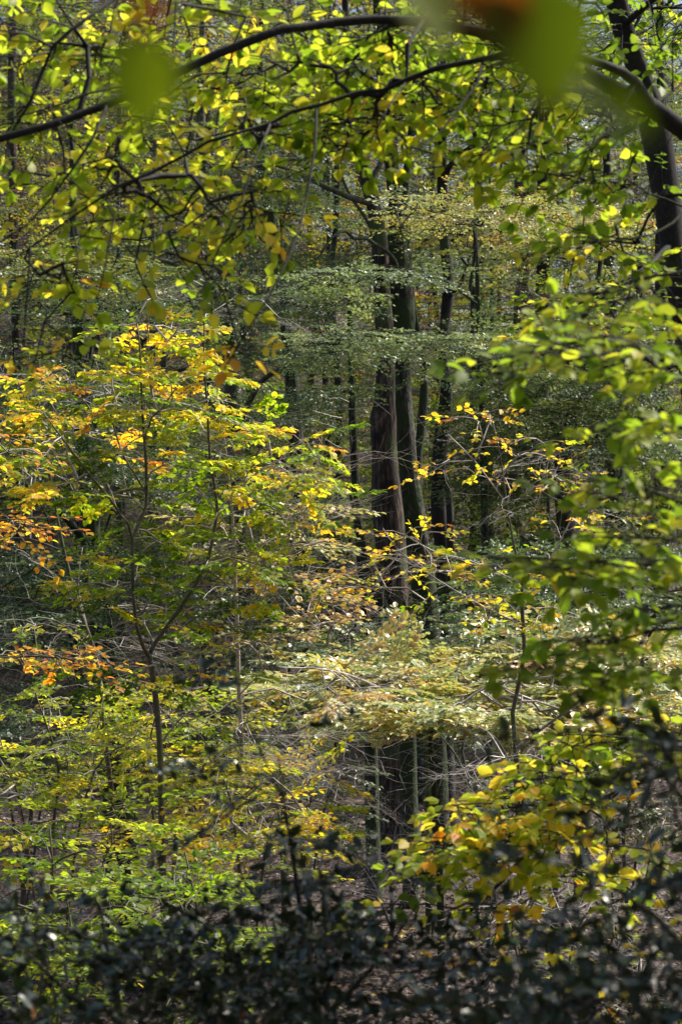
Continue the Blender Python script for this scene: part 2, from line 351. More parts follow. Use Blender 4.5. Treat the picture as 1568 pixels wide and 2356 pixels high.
def open_view(Q, rs):
    # glades in the wood: few sprays grow in front of the central trunks
    x = 784 + Q[:, 0] / (K * Q[:, 1]); y = 1178 - Q[:, 2] / (K * Q[:, 1]); D = Q[:, 1]
    a = (x > 835) & (x < 1060) & (y > 560) & (y < 1490) & (D > 21.0) & (D < 40.7) & ~((y > 755) & (y < 805) & (D < 36)) & ~((y > 612) & (y < 650) & (D < 35.5))
    b = (x > 820) & (x < 1060) & (y > 1640) & (y < 1960) & (D > 12)
    return ~((a | b) & (rs.random(len(Q)) < .92))
def build(name, label, cat, trunk, limbs=(), plates=(), kind='fan', lod=1, mat=None, bark_m=None, limb_m=None, twig_m=None, group=None, seed=1,
          tone_sd=.07, leaf_sd=.3, flat=.12, tilt=(0, -.12, 1), scale=1.0, leaf_len=1.0, tip=.0035, wander=.05, up=.25, lenpen=.12, seg=.22,
          sides=12, root=True, flare=.0, keep=1.0, bare=(), lump=.06, trunk_name='trunk', crown_name='crown', limb_name='limb', mult=1.0, dshift=0.0):
    """trunk / limbs: lists of (x, y, D, width) in picture units"""
    mat = mat or M_LEAF; bark_m = bark_m or B_GREY; limb_m = limb_m or bark_m; twig_m = twig_m or limb_m
    rs = np.random.default_rng(seed)
    def poly(L, step):
        pts = np.array([P(a, b, c) for a, b, c, _ in L]); rad = np.array([max(wd * K * c / 2, .002) for _, _, c, wd in L])
        return pts, rad, step
    pts, rad, _ = poly(trunk, .3)
    if root:
        b = pts[0]; g = float(ground_z(b[0], b[1]))
        if b[2] > g + .05:
            pts = np.vstack([[b[0] + .02 * (b[2] - g), b[1], g - .15], pts]); rad = np.r_[rad[0] * 1.12, rad]
        else:
            pts[0, 2] = g - .15
    pts, rad = resample(pts, rad, .22)
    org = pts[0].copy()
    t = thing(name, label, cat, org, group)
    tube_obj(trunk_name, pts, rad, bark_m, t, sides, lump, seed, flare, org)
    G = Grow(seed + 1); G.add_poly(pts, rad)
    for i, L in enumerate(limbs):
        lp, lr, _ = poly(L, .2); lp, lr = resample(lp, lr, .12)
        tube_obj(limb_name, lp, lr, limb_m, t, max(6, sides - 4), lump, seed + 31 * i, 0, org)
        G.add_poly(lp, lr, 1.0)
    Q, T = [], []
    for pl in plates:
        pl = pl[:3] + (pl[3] + dshift,) + pl[4:7] + (max(1, int(pl[7] * mult)),) + pl[8:]
        q, tn = plate_points(pl, rs); Q.append(q); T.append(tn)
    if Q:
        Q = np.vstack(Q); T = np.concatenate(T); m_ = open_view(Q, rs); Q = Q[m_]; T = T[m_]
        head = G.run(Q, tip, lenpen, seg, wander, up)
        out, sg = place_sprays(Q, head, kind, T, tone_sd, leaf_sd, flat, tilt, scale, rs, leaf_len, keep)
        a = [np.concatenate([u, v]) for u, v in zip(G.segs, sg)]
        V, F = prisms(*a, sides=4 if lod > 0 else 3)
        link('twigs', mesh_from('twigs', V - org, [F], [twig_m]), t)
        if out:
            link(crown_name, leaves_mesh(crown_name, *out, lod, mat, org), t)
    if bare:
        Q = []
        for pl in bare: Q.append(plate_points(pl, rs)[0])
        Q = np.vstack(Q); Q = Q[open_view(Q, rs)]; G2 = Grow(seed + 5); G2.add_poly(pts, rad)
        for L in limbs:
            lp, lr, _ = poly(L, .2); lp, lr = resample(lp, lr, .12); G2.add_poly(lp, lr, 1.0)
        head = G2.run(Q, tip * 1.1, lenpen, seg, wander * 1.6, up)
        _, sg = place_sprays(Q, head, 'bare', np.zeros(len(Q)), 0, 0, .5, tilt, scale, rs)
        a = [np.concatenate([u, v]) for u, v in zip(G2.segs, sg)]
        V, F = prisms(*a, sides=3)
        link('bare_twigs', mesh_from('bare_twigs', V - org, [F], [B_PALE if twig_m is B_PALE else twig_m]), t)
    return t


# ------------------------------------------------------------------ terrain sheet
def make_ground():
    xs = np.unique(np.concatenate([np.linspace(-260, -40, 45), np.linspace(-40, 40, 200), np.linspace(40, 260, 45)]))
    ys = np.unique(np.concatenate([np.linspace(-60, 15, 40), np.linspace(15, 70, 180), np.linspace(70, 420, 100)]))
    X, Y = np.meshgrid(xs, ys); r_ = np.random.default_rng(3)
    Z = ground_z(X, Y) + r_.normal(0, .02, X.shape)
    V = np.stack([X, Y, Z], -1).reshape(-1, 3); nx = len(xs)
    i = np.arange(len(ys) - 1)[:, None] * nx; j = np.arange(nx - 1)[None]
    F = np.stack([i + j, i + j + 1, i + nx + j + 1, i + nx + j], -1).reshape(-1, 4)
    o = link('ground', mesh_from('ground', V, [F], [M_GROUND])); o['kind'] = 'structure'
make_ground()
def make_litter():
    r_ = np.random.default_rng(5); n = 60000
    y = 24 + 36 * r_.random(n) ** 1.3; x = (r_.random(n) - .5) * (y * .34 + 2)
    B = np.stack([x, y, ground_z(x, y) + r_.uniform(.005, .05, n)], 1)
    a = r_.uniform(0, 6.28, n); X = norm(np.stack([np.cos(a), np.sin(a), r_.normal(0, .3, n)], 1))
    Z = norm(np.stack([r_.normal(0, .45, n), r_.normal(0, .45, n), np.ones(n)], 1)); Z = norm(Z - X * np.sum(X * Z, 1, keepdims=True))
    o = link('fallen_leaves', leaves_mesh('fallen_leaves', B, X, np.cross(Z, X), Z, r_.uniform(.05, .09, n), r_.beta(2, 2.2, n), 1, M_LITTER, (0, 0, 0)))
    o['kind'] = 'stuff'
make_litter()

# ------------------------------------------------------------------ main standing trees, about 40 m away
build('oak_tree', 'thick straight tree with rough reddish brown furrowed bark at the centre of the wood', 'tree',
      [(904, 2010, 40, 85), (899, 1900, 40, 71), (899, 1700, 40, 69), (904, 1500, 40, 67), (903, 1350, 40, 67), (893, 1200, 40, 71), (884, 1050, 40, 60), (881, 960, 40, 62), (884, 930, 40, 51), (886, 800, 40, 44), (880, 690, 40, 38), (872, 560, 40, 36), (858, 470, 40, 32), (835, 400, 40, 28), (815, 300, 40, 23), (800, 150, 40, 18), (790, -100, 40, 12), (785, -400, 40, 6)],
      limbs=[[(858, 470, 40, 16), (800, 452, 39.6, 13), (740, 425, 39.2, 11), (690, 400, 39, 9), (620, 378, 38.6, 7), (560, 385, 38, 5), (490, 380, 38, 3)],
             [(872, 560, 40, 12), (840, 500, 40.4, 9), (800, 440, 41, 7), (760, 340, 41, 5)],
             [(845, 430, 40, 12), (900, 330, 40.5, 9), (960, 230, 41, 7), (1010, 60, 41, 5)]],
      plates=[plate(600, 395, 38.5, 150, 12, 1.6, 40, .3), plate(830, 250, 40, 260, 60, 2.5, 90, .35), plate(700, -100, 40, 360, 90, 3.5, 110, .4), plate(950, -300, 40, 400, 80, 4, 110, .4)],
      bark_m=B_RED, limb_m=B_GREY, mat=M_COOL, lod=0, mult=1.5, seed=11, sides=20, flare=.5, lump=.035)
build('beech_tree', 'forked mossy green beech leaning against the reddish brown trunk', 'tree',
      [(1004, 2000, 40.8, 71), (1003, 1880, 40.8, 53), (1000, 1640, 40.8, 53), (985, 1450, 40.8, 53), (968, 1300, 40.8, 53), (948, 1178, 40.8, 53), (938, 1070, 40.8, 47), (928, 940, 40.8, 44), (924, 820, 40.8, 46), (926, 740, 40.8, 53), (918, 640, 40.8, 55), (912, 580, 40.8, 48), (914, 520, 40.8, 41), (905, 420, 40.8, 34), (890, 300, 41, 25), (870, 100, 41, 18), (860, -200, 41, 10)],
      limbs=[[(932, 740, 40.8, 24), (936, 640, 40.9, 26), (932, 560, 41, 26), (928, 480, 41, 22), (936, 380, 41.2, 16), (950, 240, 41.4, 12), (960, 60, 41.6, 8)],
             [(914, 640, 40.7, 12), (906, 600, 40, 11), (885, 575, 39.2, 10), (862, 562, 38.8, 9), (842, 548, 38.4, 9), (812, 548, 38, 8), (795, 532, 37.8, 6), (765, 545, 37.4, 5), (735, 590, 37.2, 3)],
             [(905, 420, 40.8, 12), (880, 350, 40.4, 9), (850, 260, 40.2, 6)]],
      plates=[plate(800, 570, 38, 150, 8, 1.4, 24, .3), plate(860, 640, 38, 200, 7, 1.6, 30, .2), plate(980, 160, 41, 260, 60, 2.5, 90, .4), plate(880, -160, 41, 400, 90, 3, 120, .4)],
      bark_m=B_MOSS, mat=M_COOL, lod=0, mult=1.1, flat=.06, seed=12, sides=18, flare=.4, leaf_len=1.0)
build('beech_tree', 'slim dark twin beech right of the mossy forked tree', 'tree',
      [(1030, 1985, 42.5, 46), (1022, 1700, 42.5, 39), (1018, 1300, 42.5, 34), (1008, 1180, 42.5, 34), (1010, 1060, 42.5, 34), (1022, 960, 42.5, 33), (1026, 880, 42.5, 28), (1018, 830, 42.5, 23), (1020, 760, 42.5, 25), (1029, 690, 42.5, 30), (1030, 630, 42.5, 25), (1018, 500, 42.5, 23), (1016, 300, 42.5, 20), (1020, 100, 42.5, 15), (1024, -150, 42.5, 9)],
      limbs=[[(1012, 1080, 42.5, 18), (1030, 1130, 42.3, 17), (1036, 1250, 42.2, 17), (1036, 1400, 42.2, 17)],
             [(1018, 420, 42.5, 13), (1040, 372, 42.2, 11), (1080, 340, 42, 10), (1140, 290, 41.6, 9), (1200, 240, 41.2, 5)],
             [(1029, 690, 42.5, 9), (1062, 645, 41.8, 8), (1075, 612, 41.4, 8), (1110, 600, 41, 7), (1190, 592, 40.6, 6), (1280, 582, 40, 5), (1360, 560, 39.6, 4), (1450, 500, 39, 3)],
             [(1075, 612, 41.4, 6), (1058, 590, 41.2, 6), (1048, 560, 41, 4)]],
      plates=[plate(1190, 520, 39.5, 260, 12, 2.2, 90, .5), plate(1240, 585, 39, 200, 10, 1.5, 35, .35), plate(1090, 120, 42, 240, 60, 2.5, 80, .4), plate(1160, 260, 41, 160, 26, 1.6, 50, .3), plate(1100, -150, 42, 400, 80, 3, 100, .4)],
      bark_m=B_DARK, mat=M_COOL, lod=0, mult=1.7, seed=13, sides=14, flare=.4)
build('young_tree', 'thin pole of a tree with an arched side branch between the two middle beeches', 'tree',
      [(968, 1990, 46, 24), (968, 1500, 46, 22), (960, 1100, 46, 19), (966, 1000, 46, 19), (975, 900, 46, 20), (974, 830, 46, 18), (960, 760, 46, 15), (948, 690, 46, 14), (950, 600, 46, 12), (985, 545, 46, 9), (1010, 500, 46, 6)],
      limbs=[[(975, 850, 46, 10), (995, 838, 45.6, 9), (1010, 842, 45.2, 8), (1030, 830, 45, 5)]],
      plates=[plate(960, 620, 45, 120, 20, 2, 40, .3)], bark_m=B_MOSS, mat=M_COOL, lod=0, mult=1.7, seed=14)
build('young_tree', 'slim grey trunk standing close to the foot of the red barked tree on its left', 'tree',
      [(858, 1975, 38, 36), (856, 1850, 38, 32), (852, 1700, 38, 28), (846, 1560, 38, 24), (835, 1380, 38, 20), (822, 1200, 38, 19), (812, 1000, 38, 17), (806, 800, 38, 14), (800, 600, 38, 9)],
      plates=[plate(780, 900, 37, 120, 12, 1.5, 34, .25), plate(760, 690, 37, 130, 12, 1.5, 34, .25)], bark_m=B_MOSS, mat=M_COOL, lod=0, mult=1.7, seed=15, flare=.3)
build('young_tree', 'thin straight trunk just right of the foot of the red barked tree', 'tree',
      [(938, 1960, 39, 24), (940, 1800, 39, 20), (942, 1640, 39, 17), (936, 1500, 39, 14), (930, 1380, 39, 9)],
      plates=[plate(960, 1420, 38, 110, 12, 1.5, 26, .25)], bark_m=B_DARK, mat=M_COOL, lod=0, mult=1.7, seed=16, flare=.3)
build('leaning_tree', 'bare dead trunk leaning left across the foot of the red barked tree', 'tree',
      [(935, 1620, 37.5, 36), (915, 1500, 37.5, 34), (893, 1430, 37.5, 32), (868, 1370, 37.4, 30), (848, 1310, 37.3, 27), (832, 1250, 37.2, 20), (818, 1180, 37, 12), (800, 1120, 37, 6)],
      limbs=[[(870, 1375, 37.4, 16), (835, 1362, 37, 13), (800, 1362, 36.6, 11), (740, 1352, 36.4, 10), (690, 1368, 36, 8), (640, 1400, 36, 5)]],
      bark_m=B_MOSS, seed=17, mat=M_COOL, plates=[plate(700, 1340, 36, 60, 20, 1, 10, .3)], lod=0)
build('mossy_tree', 'small tree whose crooked bright mossy boughs show above the pale leaf bed', 'tree',
      [(985, 1960, 35, 18), (985, 1700, 35, 17), (975, 1520, 35, 16), (958, 1475, 35, 16), (935, 1452, 35, 16), (925, 1430, 35, 14), (940, 1400, 35, 11), (985, 1370, 35, 9), (1060, 1350, 35, 5)],
      limbs=[[(958, 1475, 35, 10), (985, 1465, 34.8, 8), (1015, 1468, 34.6, 6)], [(930, 1440, 35, 9), (920, 1380, 35, 7), (900, 1330, 35, 4)]],
      plates=[plate(1060, 1400, 34, 200, 14, 2.2, 60, .2), plate(1000, 1450, 33.5, 240, 14, 2.2, 60, .2)], bark_m=bark('moss_covered_bark', [(.3, (.04, .065, .01)), (.6, (.09, .13, .02)), (.9, (.18, .24, .04))], (18, 18, 10)), mat=M_COOL, lod=0, mult=1.7, seed=18)
build('mossy_tree', 'stout old trunk with a bright strip of moss down its right edge', 'tree',
      [(275, 1760, 33, 80), (262, 1640, 33, 66), (246, 1500, 33, 60), (228, 1400, 33, 56), (210, 1260, 33, 50), (200, 1100, 33, 44), (190, 900, 33, 36), (180, 700, 33, 28), (170, 500, 33, 20), (165, 300, 33, 10)],
      limbs=[[(210, 1260, 33, 20), (120, 1160, 32, 14), (30, 1100, 31.5, 9), (-60, 1060, 31, 5)], [(196, 1000, 33, 18), (300, 900, 32, 12), (420, 850, 31.5, 8), (500, 840, 31, 5)]],
      plates=[plate(120, 1290, 32, 220, 40, 2.5, 120, .12), plate(60, 1400, 31, 180, 30, 2, 80, .12), plate(330, 1080, 32, 260, 60, 2, 80, .15), plate(150, 900, 32, 260, 60, 2.5, 90, .2), plate(260, 700, 32, 280, 50, 2.5, 90, .25), plate(120, 620, 32, 260, 40, 2.5, 80, .45)],
      bark_m=B_MOSS, mat=M_COOL, lod=0, mult=1.7, seed=19, flare=.3)
build('curved_tree', 'dark grey tree with a curving trunk below the hanging leaves upper left', 'tree',
      [(560, 1900, 44, 44), (556, 1500, 44, 42), (548, 1200, 44, 40), (535, 900, 44, 38), (525, 700, 44, 36), (508, 560, 44, 34), (492, 500, 44, 32), (482, 440, 44, 30), (470, 390, 44, 26), (462, 300, 44, 22), (465, 100, 44, 14), (470, -150, 44, 8)],
      limbs=[[(525, 700, 44, 16), (460, 640, 43, 13), (380, 600, 42, 10), (320, 610, 41.5, 6)], [(540, 1000, 44, 18), (600, 880, 43, 12), (690, 830, 42, 8), (760, 790, 42, 4)],
             [(492, 500, 44, 14), (400, 430, 43, 10), (300, 440, 42.5, 7), (210, 500, 42, 4)]],
      plates=[plate(600, 700, 42, 230, 30, 2.5, 110, .15), plate(660, 620, 42, 200, 20, 2.5, 80, .14), plate(420, 560, 42, 220, 30, 2.5, 90, .2), plate(640, 820, 41.5, 150, 20, 2, 60, .14), plate(250, 470, 42, 260, 30, 2.5, 90, .5), plate(470, 180, 44, 300, 60, 3, 110, .4)],
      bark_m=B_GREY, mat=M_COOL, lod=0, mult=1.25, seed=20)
build('curved_tree', 'paler straight grey trunk right of the curving dark grey tree', 'tree',
      [(720, 1900, 46, 36), (706, 1500, 46, 34), (690, 1150, 46, 34), (668, 850, 46, 32), (650, 650, 46, 31), (630, 540, 46, 30), (618, 470, 46, 28), (606, 400, 46, 26), (598, 300, 46, 20), (600, 100, 46, 14), (610, -150, 46, 8)],
      limbs=[[(690, 1150, 46, 16), (650, 1060, 45, 15), (600, 1025, 44, 14), (560, 1015, 43.6, 9)], [(690, 1130, 46, 10), (720, 1070, 45, 8), (760, 1000, 44, 5)]],
      plates=[plate(620, 950, 44, 150, 30, 2, 70, .14), plate(640, 1150, 44, 160, 40, 2, 60, .14), plate(560, 330, 45, 220, 40, 2.5, 80, .35), plate(650, 470, 45, 160, 20, 2, 50, .2)],
      bark_m=B_MOSS, mat=M_COOL, lod=0, mult=1.25, seed=21)
build('broad_spray_tree', 'slender tree holding pale flat leaf sprays across the middle trunks', 'tree',
      [(1130, 1990, 36, 22), (1120, 1500, 36, 20), (1112, 1100, 36, 17), (1106, 900, 36, 14), (1100, 760, 36, 12), (1096, 600, 36, 9), (1090, 450, 36, 5)],
      limbs=[[(1104, 860, 36, 8), (1040, 800, 35, 7), (960, 775, 34.5, 6), (890, 765, 34, 5), (800, 790, 33.6, 4), (740, 790, 33.4, 3)],
             [(1098, 700, 36, 7), (1010, 640, 35, 5), (900, 622, 34.5, 4), (820, 650, 34, 3)], [(1106, 880, 36, 7), (1180, 800, 35.6, 6), (1260, 785, 35, 4)]],
      plates=[plate(880, 775, 33.5, 170, 6, 2.2, 60, .26), plate(800, 800, 33, 130, 6, 1.8, 34, .2), plate(1030, 790, 34, 150, 6, 2.2, 50, .28), plate(1170, 775, 35, 140, 8, 1.6, 46, .22), plate(860, 635, 33.8, 190, 8, 2.2, 50, .22), plate(1120, 850, 35, 160, 25, 2, 50, .2), plate(1080, 480, 35, 180, 14, 1.8, 60, .5), plate(1250, 500, 35.5, 230, 16, 2.2, 90, .55)],
      bark_m=B_MOSS, mat=M_TIER, tilt=(0, .02, 1), lod=0, mult=1.25, flat=.05, seed=22)
build('broad_spray_tree', 'grey leaved tree behind the orange tipped twigs right of the middle trunks', 'tree',
      [(1340, 1950, 38, 44), (1330, 1500, 38, 40), (1300, 1200, 38, 44), (1296, 1050, 38, 36), (1330, 900, 38, 24), (1360, 760, 38, 16), (1380, 600, 38, 10), (1390, 400, 38, 5)],
      limbs=[[(1300, 1060, 38, 18), (1262, 960, 37.4, 12), (1200, 900, 37, 8), (1130, 880, 36.6, 5)], [(1345, 840, 38, 12), (1420, 820, 37.5, 8), (1500, 810, 37, 5)]],
      plates=[plate(1200, 950, 36.5, 200, 22, 2.2, 110, .3), plate(1230, 1020, 36.5, 200, 22, 2.2, 100, .22), plate(1320, 890, 37, 200, 26, 2.2, 100, .2), plate(1180, 1110, 36.5, 160, 22, 2, 60, .2), plate(1460, 1000, 37, 150, 40, 2, 60, .2), plate(1430, 760, 37, 180, 40, 2, 90, .35), plate(1350, 1250, 36, 220, 22, 2, 80, .14)],
      bark_m=B_RED, mat=M_COOL, lod=0, mult=1.7, seed=23)
build('ivy_clad_tree', 'dark ivy clad trunk far back on the right', 'tree',
      [(1420, 1900, 48, 50), (1418, 1400, 48, 48), (1414, 1100, 48, 48), (1410, 950, 48, 44), (1404, 800, 48, 36), (1400, 600, 48, 28), (1396, 400, 48, 20), (1390, 200, 48, 10)],
      plates=[plate(1412, 1020, 48, 24, 160, .4, 60, .05), plate(1420, 1200, 48, 26, 150, .4, 40, .05), plate(1400, 300, 47, 200, 100, 2.5, 70, .3)],
      bark_m=B_DARK, mat=M_COOL, lod=0, seed=24, scale=.5)

# straight trunks further back, each with its own place
BACK = [('back_tree', 'wide dark trunk with a whitish stump of a branch beside it, upper right of centre', 1238, 62, 48, 16), ('back_tree', 'reddish brown trunk just left of the widest dark trunk behind the pale sprays', 1186, 60, 40, 15),
        ('back_tree', 'narrow black trunk left of the reddish one in the bright gap', 1110, 66, 24, 14), ('back_tree', 'thin grey pole seen in the glade left of the red barked tree', 775, 58, 20, 13),
        ('back_tree', 'dark pole at the edge of the tangled hillside on the far left', 40, 60, 30, 14),
        ('back_tree', 'thin back pole above the golden sapling', 350, 64, 22, 15), ('back_tree', 'grey far trunk behind the right hand leaf curtain', 1510, 60, 30, 15), 
        ('back_tree', 'slim far trunk behind the orange twigs right of the twin beech', 1085, 55, 22, 13)]
for i, (nm, lb, x, D, wd, hgt) in enumerate(BACK):
    rs = np.random.default_rng(200 + i); X = (x - 784) * K * D; g = float(ground_z(X, D)); yb = 1178 - g / (K * D)
    top = 1178 - (g + hgt + 6) / (K * D); L = []
    for k in range(9):
        f = k / 8; L.append((x + rs.normal(0, 5) + 18 * math.sin(i + 2.4 * f) * f, yb + (top - yb) * f, D, wd * (1 - .55 * f) * (1.0)))
    pls = []
    for k in range(7):
        f = .34 + .66 * k / 7; pls.append(plate(x + rs.normal(0, 60), yb + (top - yb) * f, D + rs.normal(0, .8), 130, 26, 2.4, 26, rs.choice([.2, .35, .5])))
    build(nm, lb, 'tree', L, limbs=([[(x - 6, 700, D, 9), (x - 22, 672, D - .5, 9), (x - 30, 655, D - .8, 8), (x - 42, 640, D - 1, 4)], [(x - 25, 668, D - .6, 7), (x - 30, 700, D - .7, 5), (x - 26, 725, D - .7, 3)]] if i == 0 else ()), limb_m=B_PALE if i == 0 else None, twig_m=B_DARK, plates=pls, bark_m=[B_DARK, B_RED, B_GREY][i % 3], mat=M_FAR, lod=0, seed=210 + i, scale=1.3, leaf_len=1.25)

# ------------------------------------------------------------------ saplings and understorey, 17 to 32 m
def gold(x, y, z):                            # leaves of the golden sapling: yellow and orange above, green below
    v = 1178 - z / (K * y)
    return float(np.interp(v, [720, 900, 1080, 1200, 1330, 1500, 1700], [.48, .46, .39, .33, .29, .32, .36])) + rng.normal(0, .07)
build('golden_sapling', 'tall forked sapling with dark stem and glowing yellow and orange leaves', 'sapling',
      [(374, 1990, 20, 17), (372, 1850, 20, 16), (370, 1767, 20, 15), (367, 1698, 20, 14), (358, 1600, 20, 13), (347, 1520, 20, 13), (342, 1500, 20, 12)],
      limbs=[[(343, 1508, 20, 11), (355, 1482, 20, 10), (385, 1440, 20, 10), (415, 1400, 20, 10), (450, 1345, 20, 9), (478, 1290, 20, 8), (492, 1230, 20, 7), (500, 1178, 20, 7), (492, 1110, 20, 6), (483, 1050, 20, 6), (477, 939, 20, 5), (470, 840, 20, 4), (470, 739, 20, 3), (472, 619, 20, 2)],
             [(344, 1512, 20, 10), (330, 1490, 19.9, 9), (314, 1440, 19.8, 9), (308, 1380, 19.8, 9), (305, 1300, 19.8, 9), (305, 1240, 19.8, 9), (322, 1205, 19.9, 8), (336, 1165, 20, 7), (336, 1064, 20, 7), (327, 939, 20, 6), (323, 814, 20, 4), (315, 744, 20, 3)],
             [(305, 1240, 19.8, 7), (295, 1205, 19.6, 6), (278, 1185, 19.4, 5), (255, 1150, 19.2, 5), (205, 1090, 19, 4), (160, 1030, 18.8, 4), (100, 950, 18.6, 3)],
             [(331, 1126, 20, 5), (300, 1075, 20.2, 5), (280, 1039, 20.3, 4), (262, 980, 20.4, 4), (245, 914, 20.6, 4), (232, 870, 20.6, 3), (220, 829, 20.6, 2)],
             [(335, 1000, 20, 4), (350, 960, 19.9, 4), (372, 940, 19.8, 3), (400, 900, 19.6, 3)],
             [(500, 1178, 20, 4), (560, 1110, 20.3, 4), (640, 1060, 20.6, 3), (700, 1010, 20.8, 3), (740, 1000, 21, 2)],
             [(480, 1290, 20, 5), (530, 1282, 20.3, 4), (600, 1300, 20.6, 3), (660, 1310, 20.8, 2)],
             [(371, 1710, 20, 6), (385, 1690, 20.1, 5), (405, 1665, 20.2, 4), (430, 1640, 20.3, 3)]],
      plates=[plate(330, 750, 20, 120, 18, .7, 12, gold), plate(430, 790, 20, 100, 18, .7, 11, gold), plate(660, 990, 20.6, 120, 18, .7, 9, gold), plate(700, 1120, 20.8, 120, 18, .7, 10, gold), plate(250, 870, 20, 200, 22, 1.0, 26, gold), plate(440, 870, 20, 110, 20, .8, 16, gold), plate(300, 940, 20, 250, 24, 1.1, 30, gold), plate(110, 960, 19, 130, 24, .8, 20, gold), plate(60, 1040, 18.6, 110, 24, .8, 18, gold), plate(500, 970, 20, 100, 22, .8, 15, gold),
              plate(330, 1050, 20, 260, 24, 1.1, 24, gold), plate(620, 1080, 20.5, 150, 18, .7, 18, gold), plate(720, 1020, 20.8, 60, 12, .5, 8, gold), plate(150, 1120, 19, 120, 18, .8, 14, gold), plate(430, 1130, 20, 190, 22, 1.0, 20, gold), plate(620, 1180, 20.5, 140, 18, .8, 14, gold),
              plate(420, 1220, 20, 160, 20, .9, 14, gold), plate(560, 1290, 20.3, 150, 22, .9, 16, gold), plate(270, 1300, 19.6, 110, 20, .7, 11, gold), plate(230, 1350, 19.6, 80, 14, .6, 9, gold), plate(340, 1330, 19.8, 60, 40, .5, 8, gold),
              plate(380, 1430, 20, 130, 16, .7, 15, gold), plate(520, 1380, 20.2, 100, 20, .7, 9, gold), plate(340, 1540, 20, 230, 20, 1.0, 16, gold)],
      bare=[plate(480, 700, 20, 180, 50, 1, 14), plate(420, 1000, 20.3, 220, 120, 1, 16), plate(430, 1300, 20.3, 160, 120, 1, 14), plate(640, 1080, 20.5, 140, 90, .8, 14)],
      kind='fan', lod=2, seed=31, bark_m=B_BROWN, limb_m=B_BROWN, twig_m=B_PALE, flat=.14, leaf_sd=.33, scale=.55, tilt=(0, -.16, 1), up=.5, leaf_len=.95, mult=.95, dshift=.25, tone_sd=.12, sides=10)
build('hazel_sapling', 'pale thin stemmed sapling with whitish twigs right of the golden one', 'sapling',
      [(566, 1990, 21.5, 11), (562, 1850, 21.5, 10), (556, 1700, 21.5, 10), (548, 1550, 21.5, 10), (546, 1450, 21.5, 9), (541, 1340, 21.5, 9), (540, 1260, 21.5, 8), (532, 1150, 21.5, 6), (520, 1040, 21.5, 4), (500, 900, 21.5, 3)],
      limbs=[[(546, 1450, 21.5, 5), (600, 1380, 21.4, 4), (650, 1290, 21.3, 4), (685, 1220, 21.2, 3), (700, 1130, 21.2, 3), (720, 1060, 21.2, 2)],
             [(562, 1850, 21.5, 5), (572, 1760, 21.3, 5), (568, 1660, 21.2, 4)], [(541, 1340, 21.5, 4), (610, 1250, 21.8, 3), (700, 1215, 22, 3), (800, 1180, 22.2, 2)],
             [(550, 1600, 21.5, 4), (620, 1530, 21, 3), (700, 1490, 20.8, 3), (780, 1500, 20.6, 2)]],
      plates=[plate(640, 1250, 21.5, 160, 20, .9, 16, .45), plate(740, 1170, 22, 110, 14, .7, 10, .5), plate(690, 1330, 21, 120, 22, .8, 12, .62), plate(740, 1370, 20.8, 80, 30, .6, 9, .75), plate(700, 1435, 20.8, 90, 14, .6, 8, .62), plate(590, 1470, 21, 120, 26, .9, 12, .5),
              plate(600, 1180, 22, 200, 26, 1, 16, .42), plate(560, 1620, 21.5, 150, 24, .9, 9, .5)],
      bare=[plate(560, 1350, 21.5, 200, 200, 1, 16), plate(500, 1680, 21, 140, 50, .9, 16), plate(650, 1150, 21.5, 170, 70, 1, 12)],
      kind='small', lod=2, seed=32, mat=M_PALE, mult=2.0, leaf_len=1.1, bark_m=B_PALE, flat=.12, leaf_sd=.3, scale=1.3, tilt=(0, -.12, 1), tone_sd=.1, up=.4, sides=8)
